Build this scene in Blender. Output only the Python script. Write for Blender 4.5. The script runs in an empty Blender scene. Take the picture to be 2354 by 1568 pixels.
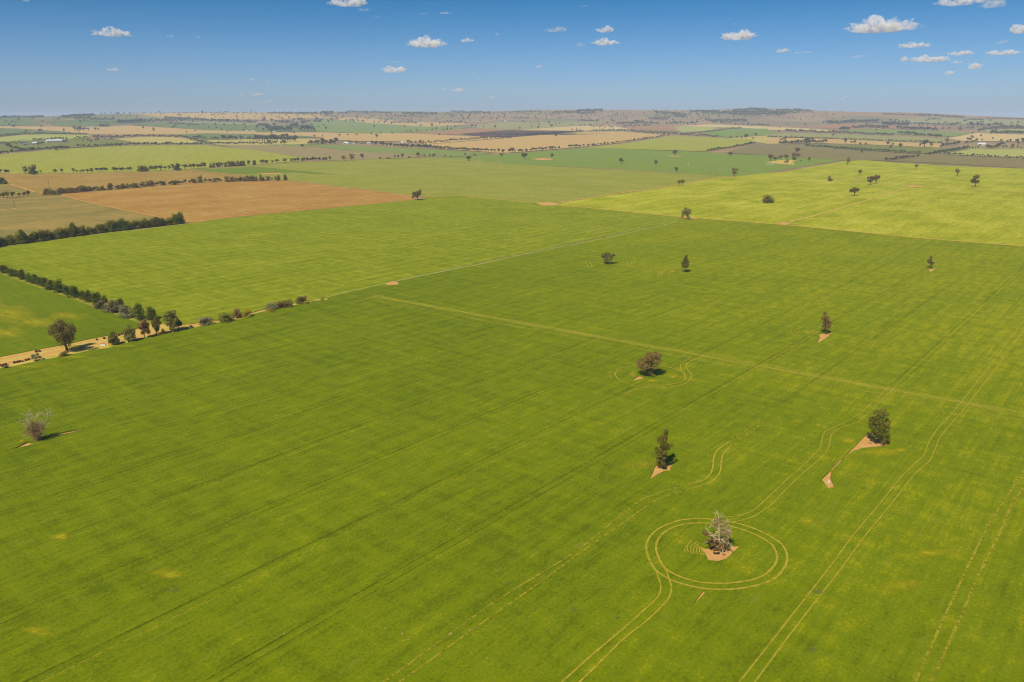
import bpy, bmesh, math, random
import numpy as np
from mathutils import Vector
from mathutils.geometry import tessellate_polygon

R = math.radians
scene = bpy.context.scene
COL = scene.collection

# ------------------------------------------------------------------ camera
CAM_H = 115.0
FPX, CX, CY = 1796.0, 1177.0, 784.0          # focal length and centre on a 2354 px wide picture
PITCH = math.atan((CY - 267.3) / FPX)
cam = bpy.data.cameras.new("camera")
cam.sensor_fit = 'HORIZONTAL'
cam.sensor_width = 36.0
cam.lens = 36.0 * FPX / 2354.0
cam.clip_start = 1.0
cam.clip_end = 200000.0
cam_ob = bpy.data.objects.new("camera", cam)
cam_ob.location = (0, 0, CAM_H)
cam_ob.rotation_euler = (R(90) - PITCH, 0, 0)
COL.objects.link(cam_ob)
scene.camera = cam_ob

# ------------------------------------------------------------------ sun and sky
SUN_EL = R(50.0)
SUN_AZ = R(207.0)                             # clockwise from +Y: behind the camera, to the left
sun = bpy.data.lights.new("sun", 'SUN')
sun.energy = 4.5
sun.angle = R(0.53)
sun.color = (1.0, 0.94, 0.82)
sun_ob = bpy.data.objects.new("sun", sun)
SUN_DIR = Vector((math.cos(SUN_EL) * math.sin(SUN_AZ), math.cos(SUN_EL) * math.cos(SUN_AZ), math.sin(SUN_EL)))
sun_ob.rotation_euler = SUN_DIR.to_track_quat('Z', 'Y').to_euler()
sun_ob.location = (0, 0, 400)
COL.objects.link(sun_ob)

world = bpy.data.worlds.new("World")
scene.world = world
world.use_nodes = True
wn, wl = world.node_tree.nodes, world.node_tree.links
wn.clear()
wout = wn.new("ShaderNodeOutputWorld")
bg = wn.new("ShaderNodeBackground")
sky = wn.new("ShaderNodeTexSky")
sky.sky_type = 'NISHITA'
sky.sun_disc = False
sky.sun_elevation = SUN_EL
sky.sun_rotation = SUN_AZ
sky.altitude = 300.0
sky.air_density = 1.0
sky.dust_density = 0.6
sky.ozone_density = 2.0
# the clear air of the photograph deepens quickly with height above the horizon
geo = wn.new("ShaderNodeTexCoord")
sep = wn.new("ShaderNodeSeparateXYZ")
wl.new(geo.outputs["Generated"], sep.inputs[0])
ramp = wn.new("ShaderNodeValToRGB")
ramp.color_ramp.interpolation = 'EASE'
e = ramp.color_ramp.elements
e[0].position = 0.0
e[0].color = (0.37, 0.50, 0.79, 1)
e[1].position = 0.17
e[1].color = (0.052, 0.29, 0.50, 1)
wl.new(sep.outputs["Z"], ramp.inputs[0])
mul = wn.new("ShaderNodeMix")
mul.data_type = 'RGBA'
mul.blend_type = 'MULTIPLY'
mul.inputs[0].default_value = 1.0
wl.new(sky.outputs[0], mul.inputs[6])
wl.new(ramp.outputs[0], mul.inputs[7])
wl.new(mul.outputs[2], bg.inputs[0])
bg.inputs[1].default_value = 0.12
wl.new(bg.outputs[0], wout.inputs[0])

scene.view_settings.view_transform = 'Standard'
scene.view_settings.look = 'None'
scene.view_settings.exposure = 0.15
scene.view_settings.gamma = 1.0
scene.view_settings.use_curve_mapping = False
scene.cycles.max_bounces = 12
scene.cycles.volume_bounces = 10
scene.cycles.transparent_max_bounces = 24
scene.cycles.use_denoising = True
scene.cycles.filter_width = 1.1

# ------------------------------------------------------------------ crops of the photograph (all give 2354 px picture coordinates)
F1 = lambda x, y: (x / 4.0, 233 + y / 4.0)
F2 = lambda x, y: (588.5 + x / 4.0, 233 + y / 4.0)
F3 = lambda x, y: (1177 + x / 4.0, 233 + y / 4.0)
F4 = lambda x, y: (1765.5 + x / 4.0, 233 + y / 4.0)
L5 = lambda x, y: (x / 4.0, 367.8 + y / 4.0)
L6 = lambda x, y: (x / 4.0, 582.4 + y / 4.0)
M7 = lambda x, y: (527.2 + x / 4.0, 337.2 + y / 4.0)
M8 = lambda x, y: (1115.7 + x * .27604, 337.2 + y * .27604)
R9 = lambda x, y: (1704.2 + x * .27604, 306.5 + y * .27604)
D1 = lambda x, y: (1318 + .23457 * x, 551.7 + .23457 * y)
D2 = lambda x, y: (1802.3 + .23457 * x, 551.7 + .23457 * y)
T5 = lambda x, y: (1379.3 + .15638 * x, 950.2 + .15638 * y)
T6 = lambda x, y: (1808.4 + .1759 * x, 888.9 + .1759 * y)
T7 = lambda x, y: (1440.6 + .1955 * x, 1164.7 + .1955 * y)
B2 = lambda x, y: (x / 3.0, 1164.7 + y / 3.0)
B3 = lambda x, y: (784.7 + x / 3.0, 1164.7 + y / 3.0)
B4 = lambda x, y: (1569.3 + x / 3.0, 1164.7 + y / 3.0)
Z1 = lambda x, y: (.05208 * x, 790.8 + .05208 * y)
Z2 = lambda x, y: (208.4 + .04688 * x, 747.9 + .04688 * y)
Z3 = lambda x, y: (36.8 + .07037 * x, 937.9 + .07037 * y)
Z5 = lambda x, y: (36.8 + .08854 * x, 705 + .08854 * y)
Z8 = lambda x, y: (1593.9 + .08603 * x, 1164.7 + .08603 * y)
FL = lambda x, y: (float(x), float(y))
G5 = lambda x, y: (x * .125, 306.5 + y * .125)
G6 = lambda x, y: (760.1 + x * .125, 306.5 + y * .125)
SKL = lambda x, y: (x * .5, y * .5)
SKR = lambda x, y: (1177 + x * .5, y * .5)


def pts(*a):
    """pts(F1, (x,y), (x,y), F2, (x,y) ...) -> picture coordinates"""
    out, f = [], FL
    for p in a:
        if callable(p):
            f = p
        else:
            out.append(f(*p))
    return out


# ------------------------------------------------------------------ terrain
_PR = np.array([0, 1800, 2400, 3000, 4200, 6000, 7500, 8400, 9000, 10000, 12000, 15000, 45000], float)
_PH = np.array([0, 0, 1.0, 4.0, 19.0, 40.0, 70.0, 97.0, 112.0, 104.0, 60.0, 0.0, 0.0], float)
_tab_r = np.linspace(0, 45000, 9001)
_tab_h = np.interp(_tab_r, _PR, _PH)
_k = np.exp(-0.5 * (np.arange(-60, 61) / 22.0) ** 2)
_k /= _k.sum()
_tab_h = np.convolve(np.pad(_tab_h, 60, mode='edge'), _k, mode='valid')
_tab_h[_tab_r < 1500] = 0
_CU = np.array([-900, 0, 120, 250, 400, 615, 920, 1150, 1350, 1500, 1640, 1740, 1830, 1900, 2080, 2200, 2354, 3200], float)
_CV = np.array([270, 267.5, 265.5, 263, 260.5, 259, 256.5, 256, 253, 254, 255, 251.5, 252.5, 257, 261, 265, 269, 271], float)
_CAZ = np.arctan((_CU - CX) / math.hypot(FPX, CY - 267.3))
_CH = (267.3 - _CV) / FPX * 9000.0


def smooth(x, a, b):
    t = np.clip((np.asarray(x, float) - a) / (b - a), 0, 1)
    return t * t * (3 - 2 * t)


def H(x, y):
    x = np.asarray(x, float)
    y = np.asarray(y, float)
    r = np.hypot(x, y)
    az = np.arctan2(x, y)
    h = np.interp(r, _tab_r, _tab_h)
    crest = np.interp(az, _CAZ, _CH)
    h = h + (crest + 3.0) * smooth(r, 7000, 8900) * (1 - smooth(r, 9200, 13000))
    amp = 2.2 * smooth(r, 2100, 3300) + 4.0 * smooth(r, 4000, 6200) + 6.0 * smooth(r, 6500, 8200) - 8.0 * smooth(r, 8500, 9000) - 4.2 * smooth(r, 9500, 14000)
    n = (np.sin(x / 310 + 1.3 + 0.7 * np.sin(y / 520)) * 0.55 + np.sin(y / 360 + x / 900 + 0.4) * 0.6
         + np.sin((x + y) / 210 + 2.0) * 0.28 + np.sin((x * 0.6 - y) / 250 + 4.0) * 0.3)
    return h + amp * n


_SP, _CP = math.sin(PITCH), math.cos(PITCH)


def ray(u, v):
    x = (np.asarray(u, float) - CX) / FPX
    y = -(np.asarray(v, float) - CY) / FPX
    return x, _CP + y * _SP, -_SP + y * _CP


_RS = np.concatenate([[1500.0], np.geomspace(1510, 9050, 420)])


def ground(uv):
    """picture points -> points on the terrain (first hit of the sight line)"""
    uv = np.asarray(uv, float).reshape(-1, 2)
    dx, dy, dz = ray(uv[:, 0], uv[:, 1])
    hl = np.hypot(dx, dy)
    sl = dz / hl
    X = (dx / hl)[:, None] * _RS[None, :]
    Y = (dy / hl)[:, None] * _RS[None, :]
    Z = CAM_H + sl[:, None] * _RS[None, :]
    below = Z <= H(X, Y)
    below[:, -1] = True
    i = below.argmax(axis=1)
    r = _RS[i]
    j = np.maximum(i - 1, 0)
    r0 = _RS[j]
    k = np.arange(len(uv))
    d1 = Z[k, i] - H(X[k, i], Y[k, i])
    d0 = Z[k, j] - H(X[k, j], Y[k, j])
    t = np.where((i > 0) & (d1 < 0) & (d0 > 0), d0 / np.maximum(d0 - d1, 1e-9), 1.0)
    r = r0 + (r - r0) * np.clip(t, 0, 1)
    flat = np.where(sl < -1e-6, -CAM_H / np.minimum(sl, -1e-6), 1e9)
    r = np.where(flat < 1500, flat, r)
    px, py = dx / hl * r, dy / hl * r
    return np.stack([px, py, H(px, py)], axis=1)


def gp(p):
    return ground([p])[0]


def dense(poly, step, closed=True):
    out = []
    n = len(poly)
    for i in range(n if closed else n - 1):
        a, b = poly[i], poly[(i + 1) % n]
        k = max(1, int(math.hypot(b[0] - a[0], b[1] - a[1]) / step))
        for j in range(k):
            t = j / k
            out.append((a[0] + (b[0] - a[0]) * t, a[1] + (b[1] - a[1]) * t))
    if not closed:
        out.append(poly[-1])
    return out


def curve(poly, n=8):
    """Catmull-Rom through the points (open)"""
    P = [np.array(p, float) for p in poly]
    P = [2 * P[0] - P[1]] + P + [2 * P[-1] - P[-2]]
    out = []
    for i in range(1, len(P) - 2):
        for j in range(n):
            t = j / n
            a, b, c, d = P[i - 1], P[i], P[i + 1], P[i + 2]
            out.append(tuple(0.5 * ((2 * b) + (c - a) * t + (2 * a - 5 * b + 4 * c - d) * t * t + (3 * b - a - 3 * c + d) * t ** 3)))
    out.append(tuple(P[-2]))
    return out


# ------------------------------------------------------------------ materials
ROW_AZ = R(39.9)                               # crop rows run along this azimuth


def srgb(r, g, b, k=1.0):
    def f(c):
        c /= 255.0
        return c / 12.92 if c <= 0.04045 else ((c + 0.055) / 1.055) ** 2.4
    return (f(r) * k, f(g) * k, f(b) * k, 1.0)


class NT:
    def __init__(self, name):
        self.m = bpy.data.materials.new(name)
        self.m.use_nodes = True
        self.t = self.m.node_tree
        self.n, self.l = self.t.nodes, self.t.links
        self.n.clear()
        self.out = self.n.new("ShaderNodeOutputMaterial")

    def node(self, typ, **kw):
        x = self.n.new(typ)
        for k, v in kw.items():
            setattr(x, k, v)
        return x

    def plug(self, sock, val):
        if hasattr(val, "links"):
            self.l.new(val, sock)
        else:
            sock.default_value = val

    def math(self, op, a, b=0.0, c=None, clamp=False):
        x = self.node("ShaderNodeMath", operation=op, use_clamp=clamp)
        self.plug(x.inputs[0], a)
        self.plug(x.inputs[1], b)
        if c is not None:
            self.plug(x.inputs[2], c)
        return x.outputs[0]

    def mix(self, f, a, b, blend='MIX'):
        x = self.node("ShaderNodeMix", data_type='RGBA', blend_type=blend)
        self.plug(x.inputs[0], f)
        self.plug(x.inputs[6], a)
        self.plug(x.inputs[7], b)
        return x.outputs[2]

    def noise(self, vec, scale, detail=3.0, rough=0.55, dist=0.0):
        x = self.node("ShaderNodeTexNoise")
        self.plug(x.inputs["Vector"], vec)
        x.inputs["Scale"].default_value = scale
        x.inputs["Detail"].default_value = detail
        x.inputs["Roughness"].default_value = rough
        x.inputs["Distortion"].default_value = dist
        return x.outputs[0]

    def remap(self, v, a, b, lo=0.0, hi=1.0):
        x = self.node("ShaderNodeMapRange", interpolation_type='SMOOTHSTEP')
        self.plug(x.inputs[0], v)
        for i, q in zip((1, 2, 3, 4), (a, b, lo, hi)):
            x.inputs[i].default_value = q
        return x.outputs[0]

    def mapping(self, vec, scale=(1, 1, 1), rot=(0, 0, 0), loc=(0, 0, 0)):
        x = self.node("ShaderNodeMapping")
        self.plug(x.inputs[0], vec)
        x.inputs["Scale"].default_value = scale
        x.inputs["Rotation"].default_value = rot
        x.inputs["Location"].default_value = loc
        return x.outputs[0]

    def pos(self):
        return self.node("ShaderNodeNewGeometry").outputs["Position"]

    def surface(self, color, rough=0.9, bump=None, spec=0.15, trans=None):
        p = self.node("ShaderNodeBsdfPrincipled")
        self.plug(p.inputs["Base Color"], color)
        p.inputs["Roughness"].default_value = rough
        p.inputs["Specular IOR Level"].default_value = spec
        if bump is not None:
            b = self.node("ShaderNodeBump")
            b.inputs["Strength"].default_value = bump[1]
            b.inputs["Distance"].default_value = bump[2]
            self.plug(b.inputs["Height"], bump[0])
            self.l.new(b.outputs[0], p.inputs["Normal"])
        sh = p.outputs[0]
        if trans is not None:
            t = self.node("ShaderNodeBsdfTransparent")
            m = self.node("ShaderNodeMixShader")
            self.plug(m.inputs[0], trans)
            self.l.new(t.outputs[0], m.inputs[1])
            self.l.new(sh, m.inputs[2])
            sh = m.outputs[0]
        self.l.new(sh, self.out.inputs[0])
        return self.m


SEED = [0]


def rows(nt, az):
    """position turned so that x runs along the crop rows and y across them, in metres"""
    SEED[0] += 1
    return nt.mapping(nt.pos(), rot=(0, 0, az - R(90)), loc=(SEED[0] * 37.1, SEED[0] * 91.7, 0))


def field_mat(name, dark, mid, light, az=ROW_AZ, streak=1.0, patch=1.0, cross=0.6, k=0.92, bumpy=0.35, speck=None, soft=1.0, band=0.0, period=14.0, shade_drift=None):
    nt = NT(name)
    p = rows(nt, az)
    n1 = nt.noise(nt.mapping(p, scale=(1 / 80.0, 1 / 60.0, 0)), 1.0, 4, 0.6, 0.4)
    n2 = nt.noise(nt.mapping(p, scale=(1 / 60.0, 1 / 1.5, 0)), 1.0, 3, 0.6)
    n3 = nt.noise(nt.mapping(p, scale=(1 / 4.5, 1 / 45.0, 0)), 1.0, 3, 0.55)
    n4 = nt.noise(nt.mapping(p, scale=(1 / 9.0, 1 / 4.5, 0)), 1.0, 5, 0.7)
    n5 = nt.noise(nt.mapping(p, scale=(1, 1, 0)), 1.1, 3, 0.75)
    w = [0.5 * patch, 0.6 * streak, 0.5 * cross, 0.9, 0.95]
    tot = sum(w)
    v = nt.math('MULTIPLY', n1, w[0] / tot)
    for n, q in zip((n2, n3, n4, n5), w[1:]):
        v = nt.math('MULTIPLY_ADD', n, q / tot, v)
    if band:
        sx = nt.node("ShaderNodeSeparateXYZ")
        nt.l.new(p, sx.inputs[0])
        ph = nt.math('MULTIPLY_ADD', sx.outputs[1], 2 * math.pi / period, nt.math('MULTIPLY', nt.noise(nt.mapping(p, scale=(1 / 160.0, 1 / 25.0, 0)), 1.0, 2), 7.0))
        v = nt.math('MULTIPLY_ADD', nt.math('SINE', ph), 0.03 * band, v)
    if shade_drift:  # view-angle shading put into the crop colour: darker left, lighter right
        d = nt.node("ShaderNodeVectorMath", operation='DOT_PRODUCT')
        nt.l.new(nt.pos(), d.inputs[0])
        d.inputs[1].default_value = (math.sin(shade_drift[0]), math.cos(shade_drift[0]), 0)
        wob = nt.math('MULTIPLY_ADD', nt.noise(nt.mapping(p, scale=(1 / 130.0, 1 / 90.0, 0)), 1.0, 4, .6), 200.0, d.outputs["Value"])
        v = nt.math('ADD', v, nt.remap(wob, shade_drift[1], shade_drift[2], -.5 * shade_drift[3], shade_drift[3]))
    a = nt.remap(v, 0.505 - 0.085 * soft, 0.505)
    b = nt.remap(v, 0.50, 0.50 + 0.10 * soft)
    c = nt.mix(b, nt.mix(a, srgb(*dark, k), srgb(*mid, k)), srgb(*light, k))
    if speck:
        s = nt.remap(nt.noise(nt.mapping(p, scale=(1 / 10.0, 1 / 4.0, 0)), 1.0, 4, 0.7), 0.60, 0.72)
        c = nt.mix(s, c, srgb(*speck, k))
    nt.surface(c, 0.95, bump=(n5, bumpy, 0.5), spec=0.05)
    return nt.m


def soil_mat(name, c1, c2, c3, scale=1.0, k=0.80):
    nt = NT(name)
    p = nt.mapping(nt.pos(), scale=(scale, scale, 0))
    n = nt.noise(p, 0.35, 5, 0.65)
    n2 = nt.noise(p, 2.5, 3, 0.7)
    n3 = nt.noise(p, 0.06, 3, 0.6)
    c = nt.mix(nt.remap(n, .35, .65), srgb(*c1, k), srgb(*c2, k))
    c = nt.mix(nt.remap(n3, .5, .68), c, srgb(*c3, k))
    c = nt.mix(nt.math('MULTIPLY', nt.remap(n2, .4, .75), 0.35), c, srgb(c1[0] * .6, c1[1] * .6, c1[2] * .6, k))
    nt.surface(c, 0.95, bump=(n2, 0.4, 0.2), spec=0.05)
    return nt.m


def track_mat(name, c1, c2, cover=(0.30, 0.55), k=0.85, fine=0.9, strength=1.0):
    """pressed or bleached crop, and painted shade, on a line: broken, ragged cover"""
    nt = NT(name)
    p = nt.pos()
    n = nt.noise(p, fine, 3, 0.7)
    n2 = nt.noise(p, 0.05, 3, 0.6)
    c = nt.mix(nt.remap(n, .35, .65), srgb(*c1, k), srgb(*c2, k))
    cov = nt.remap(nt.math('ADD', nt.math('MULTIPLY', n, 0.6), nt.math('MULTIPLY', n2, 0.4)), cover[0], cover[1])
    nt.surface(c, 0.95, spec=0.05, trans=nt.math('MULTIPLY', cov, strength))
    return nt.m


def fade_mat(name, c1, c2, along=(6.0, 6.0), lo=.55, hi=1.0, k=0.9, strength=.8):
    """thinner, bleached crop: cover fades out towards the rim of the patch"""
    nt = NT(name)
    p = rows(nt, ROW_AZ)
    n = nt.noise(nt.mapping(p, scale=(1 / along[0], 1 / along[1], 0)), 1.0, 4, 0.65)
    n5 = nt.noise(p, 1.1, 3, 0.75)
    at = nt.node("ShaderNodeAttribute", attribute_name="fade")
    v = nt.math('MULTIPLY_ADD', n, 0.9, nt.math('MULTIPLY', at.outputs["Fac"], 0.45))
    v = nt.math('MULTIPLY_ADD', n5, 0.25, v)
    cov = nt.math('MULTIPLY', nt.math('MULTIPLY', nt.remap(v, lo, hi), nt.remap(at.outputs["Fac"], 0.0, .5)), strength)
    c = nt.mix(nt.remap(n5, .35, .65), srgb(*c1, k), srgb(*c2, k))
    nt.surface(c, 0.95, spec=0.05, trans=cov)
    return nt.m


def plain_mat(name, c, rough=0.8, k=0.8, var=0.25, scale=1.0):
    nt = NT(name)
    n = nt.noise(nt.node("ShaderNodeTexCoord").outputs["Object"], scale, 4, 0.6)
    col = nt.mix(nt.math('MULTIPLY', n, var), srgb(*c, k), srgb(c[0] * .45, c[1] * .45, c[2] * .45, k))
    nt.surface(col, rough, spec=0.2)
    return nt.m


def leaf_mat(name, dark, mid, light, k=1.6, transl=0.25):
    nt = NT(name)
    oi = nt.node("ShaderNodeObjectInfo")
    p = nt.pos()
    n = nt.noise(p, 0.35, 2, 0.6)
    n2 = nt.noise(p, 2.7, 2, 0.7)
    v = nt.math('ADD', nt.math('MULTIPLY', n, 0.5), nt.math('MULTIPLY', n2, 0.5))
    c = nt.mix(nt.remap(v, .32, .52), srgb(*dark, k), srgb(*mid, k))
    c = nt.mix(nt.remap(v, .5, .68), c, srgb(*light, k))
    hs = nt.node("ShaderNodeHueSaturation")
    nt.l.new(c, hs.inputs["Color"])
    nt.plug(hs.inputs["Hue"], nt.math('MULTIPLY_ADD', oi.outputs["Random"], 0.05, 0.475))
    nt.plug(hs.inputs["Value"], nt.math('MULTIPLY_ADD', oi.outputs["Random"], 0.4, 0.8))
    p1 = nt.node("ShaderNodeBsdfPrincipled")
    nt.l.new(hs.outputs[0], p1.inputs["Base Color"])
    p1.inputs["Roughness"].default_value = 0.7
    p1.inputs["Specular IOR Level"].default_value = 0.2
    t = nt.node("ShaderNodeBsdfTranslucent")
    nt.l.new(hs.outputs[0], t.inputs[0])
    m = nt.node("ShaderNodeMixShader")
    m.inputs[0].default_value = transl
    nt.l.new(p1.outputs[0], m.inputs[1])
    nt.l.new(t.outputs[0], m.inputs[2])
    nt.l.new(m.outputs[0], nt.out.inputs[0])
    return nt.m


# ------------------------------------------------------------------ object helpers
def link(name, me, mat=None, parent=None):
    o = bpy.data.objects.new(name, me)
    if mat is not None and me is not None and not me.materials:
        me.materials.append(mat)
    if parent is not None:
        o.parent = parent
    COL.objects.link(o)
    return o


def tag(o, label=None, cat=None, group=None, kind=None):
    for k, v in (("label", label), ("category", cat), ("group", group), ("kind", kind)):
        if v:
            o[k] = v
    return o


def empty(name, loc, rz=0.0, scale=None):
    o = bpy.data.objects.new(name, None)
    o.location = loc
    o.rotation_euler = (0, 0, rz)
    if scale is not None:
        o.scale = scale
    o.empty_display_size = 0.5
    COL.objects.link(o)
    return o


def mesh_from(name, verts, faces):
    me = bpy.data.meshes.new(name)
    me.from_pydata([tuple(map(float, v)) for v in verts], [], faces)
    me.update()
    return me


def sheet(name, poly, mat, lift, label, parent=None, holes=(), thick=0.0, far_step=110.0, near_lift=None, step=None, is_struct=True):
    """a field: the outline drawn on the ground, following the terrain"""
    v0 = np.mean([p[1] for p in poly])
    step = step or (6.0 if v0 < 420 else 14.0)
    P = ground(dense(poly, step))
    far = np.hypot(P[:, 0], P[:, 1]).max() > 1650
    HP = [ground(h) for h in holes]
    loops = [[Vector((p[0], p[1], 0)) for p in q] for q in [P] + HP]
    flat = [p for q in loops for p in q]
    tris = tessellate_polygon(loops)
    bm = bmesh.new()
    vs = [bm.verts.new(p) for p in flat]
    for t in tris:
        try:
            f = bm.faces.new([vs[i] for i in t])
            if f.normal.length == 0:
                f.normal_update()
            if f.normal.z < 0:
                f.normal_flip()
        except ValueError:
            pass
    if far:
        x0, x1 = P[:, 0].min(), P[:, 0].max()
        y0, y1 = P[:, 1].min(), P[:, 1].max()
        st = max(far_step, (x1 - x0) / 45, (y1 - y0) / 45)
        for lo, hi, no in ((x0, x1, (1, 0, 0)), (y0, y1, (0, 1, 0))):
            c = lo + st
            while c < hi:
                co = (c, 0, 0) if no[0] else (0, c, 0)
                bmesh.ops.bisect_plane(bm, geom=bm.verts[:] + bm.edges[:] + bm.faces[:], plane_co=co, plane_no=no, dist=0.05)
                c += st
    for v in bm.verts:
        r = math.hypot(v.co.x, v.co.y)
        up = lift * (0.02 + 0.55 * float(smooth(r, 1400, 3500))) + thick
        v.co.z = float(H(v.co.x, v.co.y)) + up
    if thick:
        ed = [e for e in bm.edges if e.is_boundary]
        r = bmesh.ops.extrude_edge_only(bm, edges=ed)
        for v in [g for g in r["geom"] if isinstance(g, bmesh.types.BMVert)]:
            v.co.z = float(H(v.co.x, v.co.y)) - 0.01
    bmesh.ops.recalc_face_normals(bm, faces=bm.faces[:]) if thick else None
    for f in bm.faces:
        f.normal_update()
        if abs(f.normal.z) > 0.5 and f.normal.z < 0:
            f.normal_flip()
    me = bpy.data.meshes.new(name)
    bm.to_mesh(me)
    bm.free()
    o = link(name, me, mat, parent)
    if parent is None:
        tag(o, label, name.replace('_', ' ') if not is_struct else None, kind="structure" if is_struct else None)
        if is_struct:
            o["label"] = label
    return o


STRIP_Z = [0]


def strip(name, poly, width, mat, parent=None, label=None, base=0.0, w1=None, step=12.0, smooth_curve=False):
    """a ribbon on the ground along a picture polyline, width in metres"""
    P = curve(poly, 7) if smooth_curve else poly
    Q = ground(dense(P, step, closed=False))
    return wstrip(name, Q, width, mat, parent, label, base, w1)


def wstrip(name, Q, width, mat, parent=None, label=None, base=0.0, w1=None, mid=False):
    STRIP_Z[0] += 1
    lift = 0.012 + (STRIP_Z[0] % 60) * 0.0035
    n = len(Q)
    verts, faces = [], []
    for i in range(n):
        a, b = Q[max(0, i - 1)], Q[min(n - 1, i + 1)]
        d = np.array([b[0] - a[0], b[1] - a[1]])
        L = np.hypot(*d)
        d = d / L if L > 0 else np.array([1.0, 0])
        w = width if w1 is None else width + (w1 - width) * i / max(1, n - 1)
        if name == 'wheel_track':
            w *= 1 + .35 * math.sin(i * 1.9 + STRIP_Z[0]) * math.sin(i * .73 + 2.1 * STRIP_Z[0])
        nx, ny = -d[1] * w / 2, d[0] * w / 2
        r = math.hypot(Q[i][0], Q[i][1])
        up = base + lift + 1.6 * float(smooth(r, 1600, 3500))
        for s in ((-1, 0, 1) if mid else (-1, 1)):
            x, y = Q[i][0] + s * nx, Q[i][1] + s * ny
            verts.append((x, y, float(H(x, y)) + up))
        if i and mid:
            k = 3 * i
            faces += [(k - 3, k, k + 1, k - 2), (k - 2, k + 1, k + 2, k - 1)]
        elif i:
            k = 2 * i
            faces.append((k - 2, k - 1, k + 1, k) if False else (k - 2, k, k + 1, k - 1))
    me = mesh_from(name, verts, faces)
    if mid:
        me.attributes.new("fade", 'FLOAT', 'POINT').data.foreach_set("value", [0.0, 1.0, 0.0] * n)
    me.flip_normals() if me.polygons[0].normal.z < 0 else None
    o = link(name, me, mat, parent)
    if parent is None:
        tag(o, label, None, None, "structure")
    return o


# ------------------------------------------------------------------ the ground sheet
def build_ground():
    az = sorted(set([round(a, 3) for a in np.arange(-52, 52.01, 0.4)] + [float(a) for a in range(-180, 181, 4) if abs(a) > 52]))
    rs = [0.5, 30, 80, 150, 260, 400, 600, 900, 1200, 1500] + list(np.arange(1600, 9800, 62)) + list(np.geomspace(9800, 40000, 30))
    A = np.radians(np.array(az[:-1] if az[-1] == 180.0 and az[0] == -180.0 else az))
    n, m = len(A), len(rs)
    RR, AA = np.meshgrid(np.array(rs), A, indexing='ij')
    X, Y = RR * np.sin(AA), RR * np.cos(AA)
    Z = H(X, Y) - 0.03 - 1.2 * smooth(RR, 1500, 3000)
    V = np.stack([X, Y, Z], -1).reshape(-1, 3)
    faces = [(i * n + j, i * n + (j + 1) % n, (i + 1) * n + (j + 1) % n, (i + 1) * n + j) for i in range(m - 1) for j in range(n)]
    me = mesh_from("ground", V, faces)
    if me.polygons[0].normal.z < 0:
        me.flip_normals()
    for p in me.polygons:
        p.use_smooth = True
    nt = NT("dry_pasture")
    p = nt.pos()
    n1 = nt.noise(p, 1 / 420.0, 5, 0.6, 0.5)
    n2 = nt.noise(p, 1 / 60.0, 5, 0.65)
    n3 = nt.noise(p, 1 / 900.0, 3, 0.5)
    c = nt.mix(nt.remap(n1, .38, .62), srgb(176, 142, 98, .85), srgb(150, 124, 92, .85))
    c = nt.mix(nt.remap(n3, .5, .66), c, srgb(126, 128, 76, .85))
    c = nt.mix(nt.math('MULTIPLY', nt.remap(n2, .45, .7), .5), c, srgb(132, 106, 72, .85))
    nt.surface(c, 0.95, spec=0.05)
    o = link("ground", me, nt.m)
    tag(o, "tan dry pasture ground rolling out to the far hills", None, None, "structure")


build_ground()

# ------------------------------------------------------------------ field materials
M = {}
M['main'] = field_mat("main_crop", (90, 102, 1), (112, 124, 2), (150, 147, 9), k=.97, patch=.7, streak=.8, cross=1.0, soft=1.25, speck=(124, 126, 34), band=.25, period=9.6, shade_drift=(R(80), 60, 440, .046), bumpy=.6)
M['north'] = field_mat("north_crop", (108, 118, 4), (130, 138, 12), (164, 160, 42), streak=1.5, cross=1.1, patch=.6, k=.93, soft=.8, band=.4, period=14.4)
M['west'] = field_mat("west_crop", (90, 106, 3), (106, 120, 5), (124, 132, 10), az=ROW_AZ - R(90), streak=1.0)
M['yellow'] = field_mat("yellow_crop", (134, 142, 12), (166, 163, 28), (192, 184, 68), streak=1.0, patch=1.6, band=.3, period=26, soft=.75)
M['lime'] = field_mat("lime_crop", (136, 142, 22), (168, 164, 52), (190, 182, 84), az=ROW_AZ - R(62), streak=1.6, k=.84, band=.3, period=30)
M['lime2'] = field_mat("pale_lime_crop", (126, 134, 28), (156, 154, 54), (176, 168, 80), az=ROW_AZ - R(80), streak=1.2, k=.84, band=.35, period=24)
M['lime3'] = field_mat("far_lime_crop", (150, 156, 66), (170, 168, 80), (186, 178, 100), az=ROW_AZ - R(60))
M['green'] = field_mat("mid_green_crop", (114, 130, 40), (126, 141, 52), (140, 150, 68), patch=.6, streak=.4, cross=.3)
M['green2'] = field_mat("blue_green_crop", (118, 132, 56), (130, 140, 64), (144, 150, 76), patch=.6, streak=.4, cross=.3)
M['green3'] = field_mat("far_green_crop", (98, 112, 54), (112, 122, 60), (132, 136, 72), patch=.7, streak=.4, cross=.3)
M['deep'] = field_mat("deep_green_crop", (104, 120, 24), (116, 130, 32), (130, 138, 46), streak=.5)
M['palegreen'] = field_mat("pale_green_pasture", (142, 138, 78), (154, 146, 86), (168, 158, 98), streak=.3)
M['olive'] = field_mat("olive_crop", (108, 112, 44), (124, 124, 54), (142, 138, 72), streak=.5)
M['orange'] = field_mat("orange_fallow", (160, 114, 50), (176, 130, 60), (186, 156, 84), streak=.4, cross=1.6, bumpy=.2, patch=1.6, soft=.85, speck=(194, 172, 96))
M['brown'] = field_mat("tan_brown_fallow", (150, 118, 52), (166, 132, 62), (178, 154, 78), streak=.4, cross=1.4, bumpy=.2, patch=1.6, soft=.85, speck=(192, 172, 96))
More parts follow.
